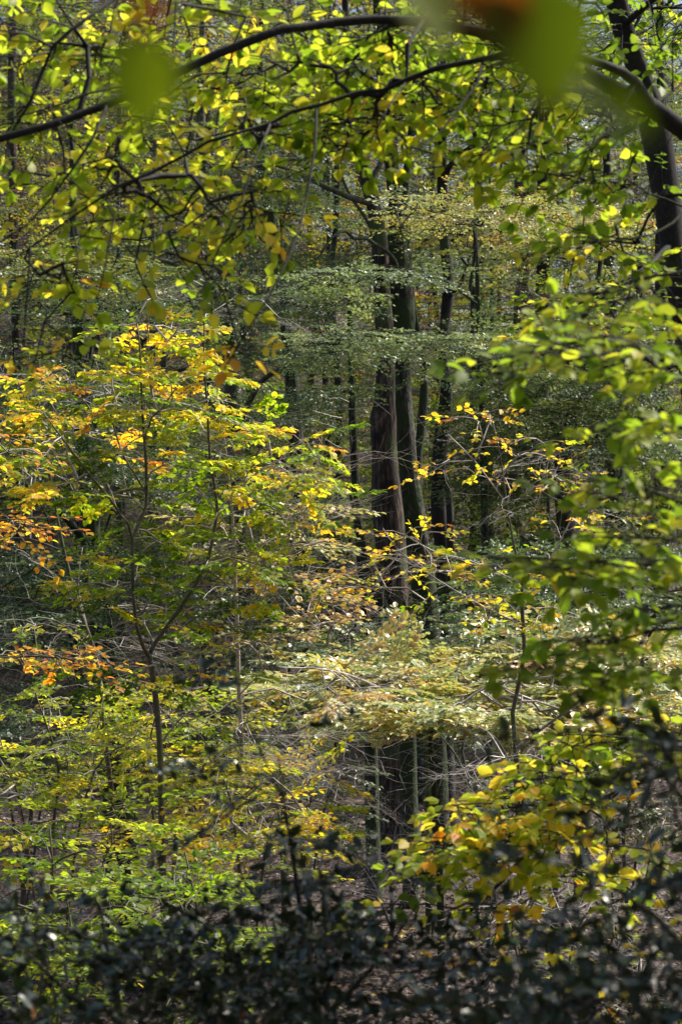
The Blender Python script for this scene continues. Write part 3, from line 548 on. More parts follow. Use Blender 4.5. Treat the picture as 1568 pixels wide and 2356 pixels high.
build('hazel_sapling', 'sparse sapling on thin pale stems with scattered yellow leaves right of the trunks', 'sapling',
      [(1194, 1990, 20.5, 13), (1190, 1850, 20.5, 12), (1185, 1720, 20.5, 12), (1178, 1640, 20.5, 11), (1195, 1560, 20.5, 11), (1206, 1500, 20.5, 10), (1200, 1400, 20.5, 9), (1200, 1330, 20.5, 8), (1180, 1250, 20.5, 6), (1165, 1160, 20.5, 4), (1150, 1050, 20.5, 3), (1130, 960, 20.5, 2)],
      limbs=[[(1187, 1722, 20.5, 7), (1235, 1685, 20.4, 6), (1290, 1645, 20.3, 6), (1339, 1606, 20.2, 5), (1374, 1556, 20.1, 4), (1445, 1490, 20, 3)],
             [(1203, 1395, 20.5, 6), (1235, 1345, 20.5, 5), (1262, 1290, 20.5, 4), (1290, 1240, 20.5, 4), (1314, 1193, 20.5, 3), (1345, 1120, 20.5, 2)],
             [(1180, 1250, 20.5, 4), (1215, 1200, 20.4, 3), (1245, 1130, 20.3, 3), (1262, 1050, 20.2, 2)], [(1165, 1160, 20.5, 3), (1090, 1060, 20.4, 3), (1030, 1000, 20.3, 2)],
             [(1206, 1440, 20.5, 5), (1110, 1395, 20.4, 4), (1000, 1330, 20.3, 3), (920, 1270, 20.2, 3), (880, 1215, 20.2, 2)],
             [(1195, 1340, 20.5, 4), (1080, 1290, 20.2, 3), (1000, 1270, 20, 3), (930, 1230, 20, 2)],
             [(1188, 1800, 20.5, 5), (1170, 1750, 20.3, 4), (1140, 1700, 20, 4), (1100, 1672, 19.8, 3), (1050, 1660, 19.6, 2)]],
      plates=[plate(1130, 960, 20.5, 70, 30, .5, 9, .66), plate(1280, 1100, 20.4, 90, 30, .6, 16, .56), plate(1060, 1080, 20.4, 110, 50, .6, 7, .58), plate(1330, 1180, 20.4, 90, 40, .6, 12, .54), plate(940, 1230, 20.1, 90, 30, .5, 12, .55), plate(1000, 1300, 20.2, 130, 22, .7, 15, .5), plate(1100, 1370, 20.4, 130, 18, .7, 14, .5),
              plate(830, 1350, 20.4, 120, 40, .6, 10, .58), plate(1180, 1290, 20.4, 130, 30, .7, 13, .5), plate(1250, 1420, 20.3, 150, 18, .7, 10, .5), plate(1200, 1040, 20.4, 140, 50, .7, 10, .6)],
      bare=[plate(1150, 1200, 20.5, 200, 180, .9, 14), plate(1130, 1720, 20, 160, 60, .9, 14)],
      kind='small', lod=2, seed=33, bark_m=B_BROWN, limb_m=B_PALE, twig_m=B_PALE, flat=.2, leaf_sd=.45, scale=1.05, tilt=(0, -.22, 1), tone_sd=.09, up=.4, sides=8)
build('layered_beech', 'low beech spreading one wide flat bed of pale silvery and orange leaves', 'sapling',
      [(1010, 1990, 25, 16), (1000, 1850, 25, 15), (990, 1700, 25, 13), (1000, 1610, 25, 10), (1030, 1560, 25, 7)],
      limbs=[[(990, 1680, 25, 8), (900, 1600, 24, 7), (820, 1560, 23, 6), (740, 1540, 22.5, 4), (640, 1535, 22, 3)], [(990, 1680, 25, 8), (1100, 1590, 24.4, 7), (1240, 1560, 24, 5), (1400, 1550, 24, 4), (1540, 1550, 24, 3)],
             [(995, 1650, 25, 6), (960, 1580, 27, 5), (900, 1550, 28.5, 3)], [(995, 1650, 25, 6), (1120, 1580, 22.4, 5), (1200, 1600, 21.6, 3)]],
      plates=[plate(1000, 1556, 26, 230, 10, 3.0, 130, .38), plate(1180, 1590, 23.6, 260, 10, 2.8, 110, .42), plate(900, 1600, 23.6, 190, 10, 2.4, 70, .40), plate(1400, 1580, 24, 220, 16, 3.0, 150, .46), plate(800, 1560, 24, 190, 14, 1.8, 60, .42), plate(1320, 1480, 25, 230, 16, 2.2, 60, .4), plate(1100, 1500, 27, 300, 14, 2.4, 90, .28), plate(1330, 1640, 23, 200, 16, 2, 50, .5)],
      bare=[plate(760, 1560, 22.6, 120, 20, 1, 10), plate(1050, 1700, 23, 180, 50, 1, 14)],
      kind='fan', lod=1, mult=1.25, leaf_len=1.4, seed=34, bark_m=B_MOSS, limb_m=B_PALE, mat=M_PALE, flat=.07, leaf_sd=.22, scale=.85, tilt=(0, .02, 1), tone_sd=.15, up=.1)
build('layered_beech', 'low beech of dusky green leaf layers behind the sparse yellow sapling', 'sapling',
      [(1270, 1950, 29, 22), (1262, 1750, 29, 20), (1250, 1600, 29, 16), (1240, 1450, 29, 12), (1236, 1340, 29, 8), (1230, 1260, 29, 4)],
      limbs=[[(1246, 1520, 29, 8), (1120, 1450, 28, 6), (1000, 1430, 27.6, 4), (900, 1420, 27.4, 3)], [(1240, 1400, 29, 7), (1360, 1360, 28.4, 5), (1480, 1340, 28, 3)]],
      plates=[plate(1040, 1430, 28, 260, 12, 2.4, 80, .24), plate(1150, 1350, 28, 240, 12, 2.2, 70, .2), plate(1420, 1370, 28, 220, 14, 2.2, 60, .24), plate(860, 1470, 27.5, 160, 12, 2, 50, .2), plate(1250, 1280, 28.5, 220, 12, 2, 60, .18)],
      kind='fan', lod=1, seed=35, bark_m=B_DARK, mat=M_COOL, flat=.1, scale=.8, tilt=(0, .02, 1), tone_sd=.08)
build('layered_beech', 'young beech with orange leaf fans reaching in low from the left edge', 'sapling',
      [(-160, 1900, 17.5, 26), (-165, 1600, 17.5, 24), (-170, 1300, 17.5, 20), (-170, 1000, 17.5, 14), (-170, 800, 17.5, 8)],
      limbs=[[(-165, 1600, 17.5, 10), (-60, 1530, 17.5, 8), (60, 1510, 17.5, 5), (180, 1518, 17.5, 3)], [(-170, 1300, 17.5, 10), (-80, 1220, 17.5, 7), (20, 1195, 17.5, 4), (90, 1190, 17.5, 2)]],
      plates=[plate(60, 1510, 17.5, 190, 12, .5, 40, .70), plate(20, 1205, 17.5, 90, 16, .4, 24, .72), plate(-30, 1000, 17.5, 100, 40, .5, 16, .66)],
      kind='small', lod=2, seed=36, bark_m=B_BROWN, flat=.1, scale=1.3, tilt=(0, -.25, 1), tone_sd=.09)
build('hazel_sapling', 'crooked thin stem bearing pale green round leaves at the far left', 'sapling',
      [(262, 1990, 22.5, 14), (255, 1800, 22.5, 13), (238, 1680, 22.5, 12), (222, 1510, 22.5, 11), (190, 1420, 22.5, 10), (165, 1340, 22.5, 9), (148, 1270, 22.5, 8), (132, 1190, 22.5, 6), (110, 1060, 22.5, 4), (90, 920, 22.5, 3)],
      limbs=[[(222, 1510, 22.5, 6), (150, 1440, 22, 4), (90, 1420, 21.7, 3), (50, 1430, 21.5, 2)], [(205, 1460, 22.5, 5), (180, 1350, 22.8, 4), (190, 1260, 23, 3)], [(148, 1270, 22.5, 5), (70, 1240, 22.5, 4), (0, 1240, 22.5, 3)]],
      plates=[plate(100, 1435, 21.7, 90, 12, .5, 12, .30), plate(60, 1100, 22.5, 130, 30, .8, 12, .4), plate(140, 1000, 22.5, 90, 40, .6, 10, .5), plate(200, 1590, 22.5, 200, 18, 1, 16, .45)],
      bare=[plate(200, 1480, 22.5, 160, 90, .9, 12), plate(150, 900, 22.5, 130, 90, .9, 10)],
      kind='small', lod=2, seed=37, bark_m=B_BROWN, twig_m=B_PALE, flat=.16, scale=1.2, tilt=(0, -.2, 1), up=.4)
def bush(label, x, y0, y1, D, hw, rows, n, tone, mat, seed, kind='fan', lod=1, bark_m=None, twig_m=None, cat='bush', scale=.8, leaf_len=.95, bare=0, tilt=(0, -.15, 1), dd=1.5, **kw):
    rs = np.random.default_rng(seed); X = (x - 784) * K * D; g = float(ground_z(X, D)); yb = 1178 - g / (K * D)
    tr = [(x + rs.normal(0, 6), yb, D, 14), (x + rs.normal(0, 14), (yb + y1) / 2, D, 12), (x + rs.normal(0, 20), y1, D, 9), (x + rs.normal(0, 30), (y0 + y1) / 2, D, 7), (x + rs.normal(0, 30), y0, D, 3)]
    lb = [[(x, (yb + y1) / 2 + 20, D, 7), (x + s * hw * .3, (y0 + y1) / 2 + 60, D + rs.normal(0, .4), 5), (x + s * hw * .75, (y0 + y1) / 2 - 40 + rs.normal(0, 30), D + rs.normal(0, .8), 3)] for s in (-1, 1)]
    pl = [plate(x + rs.normal(0, hw * .22), y0 + (y1 - y0) * (k + .5) / rows, D + rs.normal(0, .6), hw * rs.uniform(.75, 1.05), 9, dd, int(n / rows), (tone if callable(tone) else tone + rs.normal(0, .05))) for k in range(rows)]
    br = [plate(x, (y0 + y1) / 2, D, hw, (y1 - y0) / 3, 1.2, bare)] if bare else ()
    return build('understorey_bush', label, cat, tr, lb, pl, kind=kind, lod=lod, mat=mat, bark_m=bark_m or B_BROWN, twig_m=twig_m or B_BROWN, seed=seed, scale=scale, leaf_len=leaf_len, tilt=tilt, bare=br, **kw)
bush('low green and yellow beech bush filling the lower left', 120, 1590, 1950, 22, 260, 8, 130, .41, M_LEAF, 41, bare=14, twig_m=B_PALE)
bush('green beech bush around the foot of the golden sapling', 400, 1600, 1800, 23, 230, 5, 80, .36, M_LEAF, 42)
bush('yellow leaved bush right of the golden sapling stem', 560, 1740, 1960, 21, 200, 6, 90, .48, M_LEAF, 43, bare=20, twig_m=B_PALE)
bush('dusky olive bush in the shade at the lower left corner', 90, 1900, 2260, 17, 260, 7, 60, .32, M_LEAF, 44, bare=10)
bush('shaded bush with a few orange leaves below the yellow one', 430, 1960, 2240, 16, 260, 6, 50, .33, M_LEAF, 45, bare=10)
bush('grey green bush of fine leaves left of the central trunks low down', 700, 1640, 1930, 29, 170, 7, 100, .22, M_COOL, 46, bare=40, twig_m=B_PALE)
bush('faint grey bush between the centre trunks and the sparse sapling', 1120, 1640, 1820, 30, 170, 5, 50, .2, M_COOL, 47, bare=30, twig_m=B_PALE)
bush('dusky bush at the right behind the near green leaves', 1430, 1640, 1900, 25, 180, 6, 70, .3, M_COOL, 48, bare=30, twig_m=B_PALE)
bush('deep green understorey bush behind the golden sapling', 420, 1280, 1560, 31, 260, 7, 150, .1, M_COOL, 49, scale=.9)
bush('dark leafy bush behind the orange fans at the left edge', 60, 1480, 1800, 30, 220, 6, 100, .12, M_COOL, 50, scale=.9)
bush('grey green bush glimpsed behind the whitish twigs of the pale sapling', 660, 1180, 1560, 33, 200, 8, 120, .12, M_COOL, 51, scale=.9)
bush('low brambly bush of bare whitish twigs by the foot of the trunks', 900, 1900, 2040, 34, 150, 2, 8, .3, M_COOL, 52, bare=60, twig_m=B_PALE)
bush('sprig bush with yellow and orange leaves on the leaf litter lower right', 1250, 1960, 2230, 18, 240, 5, 34, .5, M_LEAF, 53, kind='small', scale=1.2, bare=16, twig_m=B_PALE)
bush('small green bush on the litter slope in the lower right corner', 1420, 2080, 2330, 19, 160, 5, 36, .34, M_LEAF, 54, kind='small', scale=1.3, bare=10, twig_m=B_PALE)
bush('fallen tangle of bare twigs lying on the litter right of the trunk feet', 1120, 1880, 2060, 30, 180, 1, 4, .3, M_COOL, 55, bare=50, twig_m=B_PALE)

for i, (lb, x, D, hw) in enumerate([('yellow green bush in the glade left of the central trunks', 760, 52, 190), ('dim green thicket bush behind the golden sapling', 480, 50, 230), ('green bush behind the feet of the twin beeches', 1000, 54, 150), ('dull green bush behind the sparse yellow twigs', 1240, 52, 200), ('far green bush low on the left hillside', 180, 52, 240), ('far green bush behind the right leaf curtain', 1480, 54, 180)]):
    bush(lb, x, 880, 1380, D, hw, 12, 230, [.3, .2, .3, .25, .25, .3][i], M_FAR, 90 + i, lod=0, scale=1.4, leaf_len=1.5, dd=2.6, bark_m=B_DARK, twig_m=B_DARK)

# ------------------------------------------------------------------ trees near the camera
build('overhanging_beech', 'near beech whose long dark bough arches over the whole view', 'tree',
      [(1790, 3400, 9.6, 110), (1785, 2000, 9.6, 100), (1790, 1000, 9.6, 92), (1780, 600, 9.6, 84), (1750, 480, 9.6, 74), (1700, 405, 9.5, 60), (1640, 350, 9.5, 50), (1568, 298, 9.4, 46), (1520, 262, 9.3, 44), (1478, 232, 9.3, 42), (1400, 195, 9.2, 34), (1300, 140, 9.1, 30), (1200, 102, 9, 29), (1100, 74, 9, 28), (1000, 52, 9, 27), (900, 46, 9, 24), (850, 44, 9, 24), (780, 50, 8.9, 22), (700, 62, 8.9, 20), (650, 66, 8.8, 20), (600, 84, 8.8, 20), (500, 124, 8.7, 20), (430, 158, 8.7, 20), (350, 196, 8.6, 20), (250, 240, 8.6, 19), (120, 287, 8.5, 18), (0, 320, 8.5, 17), (-120, 350, 8.5, 14), (-300, 370, 8.5, 8)],
      limbs=[[(1500, 245, 9.3, 30), (1462, 190, 9.1, 22), (1430, 165, 9.0, 20), (1380, 145, 8.9, 18), (1310, 125, 8.8, 16), (1240, 118, 8.8, 14), (1160, 125, 8.8, 13), (1080, 142, 8.8, 13), (1000, 158, 8.8, 14), (930, 186, 8.8, 14), (880, 208, 8.8, 12), (820, 213, 8.8, 11), (740, 240, 8.7, 10), (670, 258, 8.7, 10), (620, 285, 8.7, 9), (560, 302, 8.6, 8), (480, 325, 8.6, 8), (420, 360, 8.6, 7), (350, 396, 8.6, 9), (270, 430, 8.5, 7), (180, 490, 8.5, 6), (90, 555, 8.5, 5), (0, 620, 8.4, 4), (-80, 660, 8.4, 3)],
             [(248, 240, 8.6, 9), (232, 280, 8.5, 8), (210, 325, 8.4, 8), (165, 392, 8.4, 7), (115, 460, 8.3, 6), (60, 520, 8.3, 5), (-20, 570, 8.2, 4)],
             [(420, -160, 8.6, 14), (340, -60, 8.5, 12), (280, -15, 8.4, 11), (225, 25, 8.3, 10), (165, 68, 8.2, 10), (122, 108, 8.2, 10), (92, 180, 8.2, 9), (70, 235, 8.2, 8), (30, 300, 8.2, 5)],
             [(350, 198, 8.6, 8), (260, 202, 8.4, 7), (200, 216, 8.3, 6), (140, 240, 8.3, 5), (85, 256, 8.3, 5), (0, 280, 8.2, 4), (-60, 290, 8.2, 3)],
             [(122, 108, 8.2, 7), (60, 78, 8.1, 6), (0, 70, 8, 4)], [(122, 120, 8.2, 6), (70, 128, 8.1, 5), (0, 130, 8, 4)], [(75, 205, 8.2, 6), (110, 235, 8.1, 4), (150, 300, 8, 3), (165, 380, 8, 3)],
             [(622, 285, 8.7, 6), (608, 318, 8.5, 6), (580, 380, 8.4, 5), (556, 462, 8.3, 5), (500, 580, 8.2, 4), (476, 650, 8.2, 4), (452, 682, 8.1, 3)],
             [(728, 245, 8.7, 6), (724, 340, 8.5, 6), (706, 450, 8.4, 5), (690, 520, 8.3, 5), (665, 590, 8.2, 5), (620, 680, 8.1, 4), (560, 775, 8, 4), (515, 850, 8, 3)],
             [(320, 415, 8.6, 5), (340, 462, 8.5, 4), (352, 520, 8.5, 4), (356, 592, 8.4, 2)], [(240, 448, 8.5, 4), (262, 500, 8.4, 4), (245, 600, 8.4, 3), (225, 690, 8.3, 2)],
             [(70, 565, 8.4, 5), (66, 640, 8.3, 4), (60, 720, 8.3, 4), (54, 790, 8.3, 2)], [(165, 505, 8.4, 4), (180, 600, 8.3, 3), (165, 660, 8.3, 2)],
             [(1110, 140, 8.8, 7), (1098, 190, 8.7, 6), (1064, 236, 8.6, 6), (1020, 295, 8.5, 5), (970, 338, 8.4, 3), (900, 380, 8.3, 2)],
             [(935, 186, 8.8, 5), (890, 250, 8.6, 4), (850, 330, 8.5, 3)], [(1310, 125, 8.8, 6), (1250, 200, 8.5, 5), (1200, 290, 8.4, 4), (1090, 370, 8.3, 2)],
             [(1462, 190, 9.1, 7), (1400, 300, 8.8, 5), (1300, 380, 8.6, 4), (1250, 460, 8.5, 2)], [(1640, 400, 9.5, 12), (1580, 480, 9.2, 8), (1500, 540, 9, 5), (1350, 560, 8.9, 3)],
             [(404, 5, 8.6, 3), (402, 60, 8.6, 3), (398, 120, 8.5, 2)],
             [(1790, 640, 9.6, 44), (1700, -100, 9.8, 40), (1500, -400, 10.5, 32), (1300, -600, 11.5, 22), (1000, -700, 12.5, 10)], [(1790, 900, 9.6, 40), (2100, 300, 11, 34), (2300, -200, 12.5, 26), (2400, -500, 13.5, 12)],
             [(1700, -100, 9.8, 24), (1900, -500, 11, 20), (1900, -900, 12, 10)]],
      plates=[plate(1010, 100, 8.7, 190, 40, .5, 26, .27), plate(800, 110, 8.7, 170, 40, .5, 22, .30), plate(1000, 230, 8.6, 170, 40, .5, 30, .33), plate(850, 290, 8.5, 120, 50, .5, 20, .36), plate(700, 190, 8.6, 180, 50, .5, 24, .33), plate(700, 320, 8.5, 150, 40, .4, 14, .36),
              plate(520, 220, 8.6, 170, 50, .5, 18, .36), plate(400, 320, 8.5, 180, 50, .5, 18, .40), plate(520, 60, 8.6, 190, 40, .5, 18, .36), plate(200, 120, 8.3, 190, 50, .4, 24, .34), plate(120, 30, 8.2, 150, 30, .4, 14, .36), plate(90, 280, 8.3, 110, 60, .4, 12, .36),
              plate(230, 420, 8.5, 200, 60, .5, 20, .38), plate(420, 480, 8.4, 220, 60, .5, 22, .36), plate(580, 500, 8.4, 90, 60, .4, 12, .38), plate(380, 600, 8.4, 120, 40, .4, 8, .38), plate(130, 640, 8.4, 110, 60, .4, 11, .42), plate(120, 800, 8.3, 80, 30, .3, 4, .48), plate(480, 690, 8.2, 70, 20, .2, 3, .40),
              plate(560, 800, 8.1, 60, 40, .2, 3, .55), plate(1230, 250, 8.6, 160, 60, .5, 24, .27), plate(1160, 360, 8.5, 130, 30, .4, 14, .30), plate(1330, 420, 8.6, 130, 50, .5, 16, .28), plate(1380, 320, 8.8, 90, 80, .5, 12, .2), plate(1530, 90, 9, 60, 100, .5, 9, .15), plate(1320, 60, 9, 60, 60, .5, 9, .15), plate(1380, 560, 8.8, 100, 50, .4, 14, .3), plate(1480, 460, 8.8, 60, 60, .4, 5, .26), plate(900, 20, 8.7, 200, 30, .5, 16, .3), plate(1180, 180, 8.6, 120, 30, .4, 10, .3)],
      kind='mini', lod=2, mat=M_NEAR, seed=61, mult=2.0, dshift=.75, bark_m=B_DARK, flat=.55, leaf_sd=.5, scale=1.15, tilt=(0, -.55, 1), tone_sd=.085, sides=16, tip=.0016, wander=.08, up=-.1, leaf_len=1.06, root=True, lump=.07)
o = [x for x in bpy.data.objects if x.get('label', '').startswith('near beech whose')][0]
# crown patches added to the beech, unseen above the frame: they shade the holly and the right-hand side
def shade_crown(parent, seed=77):
    rs = np.random.default_rng(seed); org = np.array(parent.location); n = 360
    q = np.stack([rs.uniform(4.2, 9.0, n), rs.uniform(9.4, 12.0, n), rs.uniform(4.0, 5.2, n)], 1)
    G = Grow(seed)
    for L in ([(1790, 640, 9.6, 44), (1700, -100, 9.8, 40), (1500, -400, 10.5, 32), (1300, -600, 11.5, 22), (1000, -700, 12.5, 10)], [(1790, 900, 9.6, 40), (2100, 300, 11, 34), (2300, -200, 12.5, 26), (2400, -500, 13.5, 12)], [(1700, -100, 9.8, 24), (1900, -500, 11, 20), (1900, -900, 12, 10)]):
        lp, lr = resample([P(a, b, c) for a, b, c, _ in L], [w_ * K * c / 2 for _, _, c, w_ in L], .15); G.add_poly(lp, lr)
    q2 = np.stack([rs.uniform(2.0, 5.8, 170), rs.uniform(8.75, 10.0, 170), rs.uniform(3.4, 4.0, 170)], 1); q3 = np.stack([rs.uniform(3.7, 5.4, 90), rs.uniform(6.3, 7.5, 90), rs.uniform(3.5, 4.0, 90)], 1)
    q = np.vstack([q, q2, q3]); n = len(q)
    head = G.run(q, .004); out, sg = place_sprays(q, head, 'fan', np.full(n, .25), .08, .3, .15, (0, 0, 1), 1.1, rs)
    a = [np.concatenate([u, v]) for u, v in zip(G.segs, sg)]; V, F = prisms(*a, sides=3)
    link('twigs', mesh_from('twigs', V - org, [F], [B_DARK]), parent); link('crown', leaves_mesh('crown', *out, 1, M_LEAF, org), parent)
shade_crown(o)
build('leaning_beech', 'dark mossy trunk leaning out of the right edge behind the arching bough', 'tree',
      [(1700, 2400, 13.5, 84), (1660, 1500, 13.5, 80), (1610, 1000, 13.5, 72), (1585, 800, 13.5, 68), (1560, 660, 13.5, 64), (1545, 560, 13.5, 60), (1532, 450, 13.5, 62), (1512, 320, 13.5, 64), (1490, 230, 13.5, 58), (1460, 140, 13.5, 50), (1430, 60, 13.5, 50), (1412, -20, 13.5, 50), (1395, -120, 13.5, 46), (1370, -300, 13.5, 36), (1340, -500, 13.5, 22)],
      limbs=[[(1480, 200, 13.5, 26), (1400, 150, 13.2, 18), (1320, 140, 12.8, 12), (1240, 160, 12.6, 7)], [(1545, 560, 13.5, 18), (1480, 620, 13, 12), (1400, 660, 12.6, 8), (1330, 700, 12.4, 4)], [(1430, 60, 13.5, 18), (1500, 0, 13.2, 14), (1568, -60, 13, 9)]],
      plates=[plate(1500, 60, 14.6, 130, 70, .9, 46, .2), plate(1330, 120, 14, 150, 50, .9, 34, .2), plate(1530, 350, 12.8, 60, 100, .7, 2, .22), plate(1420, 680, 12.6, 150, 50, .9, 34, .3), plate(1400, -200, 13.2, 300, 60, 1.4, 60, .2)],
      kind='small', lod=2, mat=M_NEAR, seed=62, bark_m=B_DARK, limb_m=B_DARK, flat=.3, leaf_sd=.4, scale=1.2, tilt=(0, -.3, 1), tone_sd=.1, tip=.002, flare=.3)
build('green_leaved_sapling', 'near sapling reaching bright green blurred leaf sprays in from the right', 'sapling',
      [(1800, 3000, 6.6, 90), (1790, 2000, 6.6, 80), (1780, 1400, 6.6, 70), (1760, 1000, 6.6, 60), (1750, 700, 6.6, 46), (1740, 500, 6.6, 28), (1735, 300, 6.6, 12)],
      limbs=[[(1755, 800, 6.6, 16), (1620, 790, 6.5, 12), (1500, 800, 6.4, 9), (1400, 812, 6.4, 8), (1300, 830, 6.3, 6), (1210, 850, 6.3, 5), (1135, 862, 6.3, 3)], [(1770, 1150, 6.6, 14), (1640, 1010, 6.5, 10), (1500, 960, 6.5, 8), (1400, 975, 6.4, 5)],
             [(1775, 1300, 6.6, 14), (1650, 1190, 6.6, 10), (1500, 1130, 6.5, 8), (1400, 1120, 6.5, 5)], [(1780, 1400, 6.6, 16), (1640, 1330, 6.5, 12), (1500, 1300, 6.4, 9), (1300, 1290, 6.3, 6), (1200, 1282, 6.3, 5), (1120, 1286, 6.3, 3)],
             [(1785, 1500, 6.6, 14), (1640, 1440, 6.5, 10), (1500, 1450, 6.4, 8), (1350, 1495, 6.4, 6), (1240, 1515, 6.3, 4), (1160, 1532, 6.3, 3)], [(1740, 640, 6.6, 14), (1600, 620, 6.8, 10), (1480, 640, 7, 7), (1330, 690, 7.2, 4)]],
      plates=[plate(1170, 855, 6.3, 50, 5, .15, 5, 0.25), plate(1260, 822, 6.35, 80, 12, .25, 12, 0.27), plate(1380, 790, 6.4, 110, 18, .35, 18, 0.29), plate(1510, 830, 6.5, 90, 42, .4, 20, 0.30), plate(1490, 960, 6.5, 100, 18, .35, 14, 0.30), plate(1400, 985, 6.4, 60, 8, .25, 7, 0.33), plate(1490, 1120, 6.5, 110, 35, .4, 22, 0.27), plate(1360, 1110, 6.5, 40, 12, .2, 5, 0.27),
              plate(1180, 1285, 6.3, 60, 5, .15, 7, 0.33), plate(1290, 1300, 6.35, 90, 9, .25, 12, 0.31), plate(1430, 1290, 6.4, 120, 19, .4, 22, 0.29), plate(1520, 1400, 6.5, 80, 35, .4, 18, 0.25), plate(1380, 1470, 6.4, 90, 14, .3, 12, 0.27), plate(1220, 1525, 6.3, 65, 5, .15, 7, 0.30), plate(1450, 1540, 6.4, 100, 16, .3, 14, 0.25), plate(1470, 1230, 6.4, 100, 21, .3, 14, 0.30), plate(1450, 690, 7, 110, 21, .4, 14, 0.37), plate(1340, 730, 6.9, 70, 14, .3, 7, 0.39)],
      kind='mini', lod=2, mat=M_NEAR, seed=63, mult=1.25, bark_m=B_DARK, flat=.16, leaf_sd=.35, scale=1.05, tilt=(0, -.3, 1), tone_sd=.08, tip=.0015, wander=.05, leaf_len=.95)
build('yellow_leaved_sapling', 'near slanting dark bough with yellow and orange leaves at the lower right', 'sapling',
      [(1800, 2700, 10.5, 70), (1790, 2200, 10.5, 60), (1760, 1900, 10.5, 50), (1700, 1780, 10.5, 34), (1600, 1760, 10.5, 24), (1500, 1785, 10.5, 18), (1434, 1815, 10.5, 15), (1380, 1845, 10.5, 14), (1334, 1872, 10.5, 13), (1284, 1917, 10.5, 13), (1240, 1945, 10.5, 12), (1199, 1977, 10.5, 11), (1144, 2037, 10.5, 9), (1100, 2080, 10.5, 8), (1064, 2112, 10.5, 6), (1040, 2160, 10.5, 3)],
      limbs=[[(1434, 1815, 10.5, 7), (1400, 1860, 10.3, 5), (1390, 1900, 10.2, 3)], [(1334, 1872, 10.5, 6), (1200, 1850, 10.3, 5), (1100, 1848, 10.2, 4), (1040, 1852, 10.2, 2)], [(1240, 1945, 10.5, 5), (1100, 1930, 10.3, 4), (1000, 1950, 10.2, 3), (940, 1962, 10.1, 2)], [(1199, 1977, 10.5, 5), (1080, 2000, 10.3, 3), (980, 2035, 10.2, 2)],
             [(1199, 1990, 10.5, 4), (1260, 2020, 10.4, 3), (1350, 2040, 10.3, 2)], [(1600, 1760, 10.5, 8), (1450, 1700, 10.3, 5), (1300, 1690, 10.2, 3)]],
      plates=[plate(1120, 1865, 10.3, 100, 14, .3, 18, 0.45), plate(1180, 1910, 10.4, 130, 22, .4, 28, 0.41), plate(1020, 1940, 10.2, 60, 12, .25, 10, 0.43), plate(1110, 1960, 10.3, 90, 22, .3, 16, 0.39), plate(985, 2020, 10.2, 45, 20, .25, 9, 0.29), plate(1280, 1830, 10.4, 130, 26, .4, 24, 0.37), plate(1300, 1770, 10.3, 120, 22, .4, 18, 0.33), plate(1400, 1700, 10.3, 130, 24, .4, 18, 0.29), plate(1300, 1980, 10.4, 120, 40, .4, 16, 0.39), plate(1150, 2100, 10.4, 110, 50, .3, 10, 0.45), plate(1500, 1700, 10.3, 100, 60, .4, 16, 0.35), plate(1480, 2000, 10.3, 100, 60, .4, 12, 0.35), plate(1250, 2200, 10.3, 160, 60, .4, 10, 0.45), plate(880, 2120, 10.3, 60, 50, .3, 5, 0.45)],
      kind='mini', lod=2, mat=M_NEAR, seed=64, mult=1.9, bark_m=B_DARK, flat=.3, leaf_sd=.4, scale=1.1, tilt=(0, -.3, 1), tone_sd=.11, tip=.0018, leaf_len=1.15)

# holly close to the camera, in the shade
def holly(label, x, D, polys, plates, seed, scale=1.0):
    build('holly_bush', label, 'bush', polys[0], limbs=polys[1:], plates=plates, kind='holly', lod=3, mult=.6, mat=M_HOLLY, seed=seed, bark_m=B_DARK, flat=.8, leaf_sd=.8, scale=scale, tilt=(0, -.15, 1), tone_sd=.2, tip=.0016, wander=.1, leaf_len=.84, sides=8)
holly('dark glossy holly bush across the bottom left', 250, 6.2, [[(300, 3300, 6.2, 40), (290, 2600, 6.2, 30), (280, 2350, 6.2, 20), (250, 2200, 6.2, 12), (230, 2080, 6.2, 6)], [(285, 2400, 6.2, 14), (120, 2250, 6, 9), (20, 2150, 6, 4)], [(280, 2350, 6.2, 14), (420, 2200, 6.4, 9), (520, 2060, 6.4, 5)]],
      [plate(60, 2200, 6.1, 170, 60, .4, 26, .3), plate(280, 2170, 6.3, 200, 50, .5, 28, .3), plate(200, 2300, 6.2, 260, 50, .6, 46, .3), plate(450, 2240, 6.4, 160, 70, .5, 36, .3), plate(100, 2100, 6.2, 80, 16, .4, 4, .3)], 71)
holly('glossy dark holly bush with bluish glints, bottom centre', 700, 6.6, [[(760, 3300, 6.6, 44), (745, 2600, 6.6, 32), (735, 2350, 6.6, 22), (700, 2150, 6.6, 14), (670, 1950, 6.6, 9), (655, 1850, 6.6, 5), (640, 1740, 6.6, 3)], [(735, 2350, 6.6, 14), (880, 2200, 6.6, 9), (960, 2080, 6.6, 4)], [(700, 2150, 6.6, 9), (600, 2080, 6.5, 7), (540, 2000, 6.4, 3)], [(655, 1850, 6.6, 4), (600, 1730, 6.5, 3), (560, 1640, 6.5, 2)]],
      [plate(650, 2120, 6.5, 170, 50, .5, 34, .3), plate(850, 2210, 6.6, 170, 50, .5, 40, .3), plate(700, 2260, 6.6, 240, 60, .6, 54, .3), plate(640, 1980, 6.5, 120, 60, .4, 11, .3), plate(650, 1780, 6.6, 110, 60, .3, 7, .3), plate(590, 1640, 6.5, 60, 90, .3, 6, .3), plate(700, 1880, 6.6, 60, 80, .3, 4, .3)], 72)
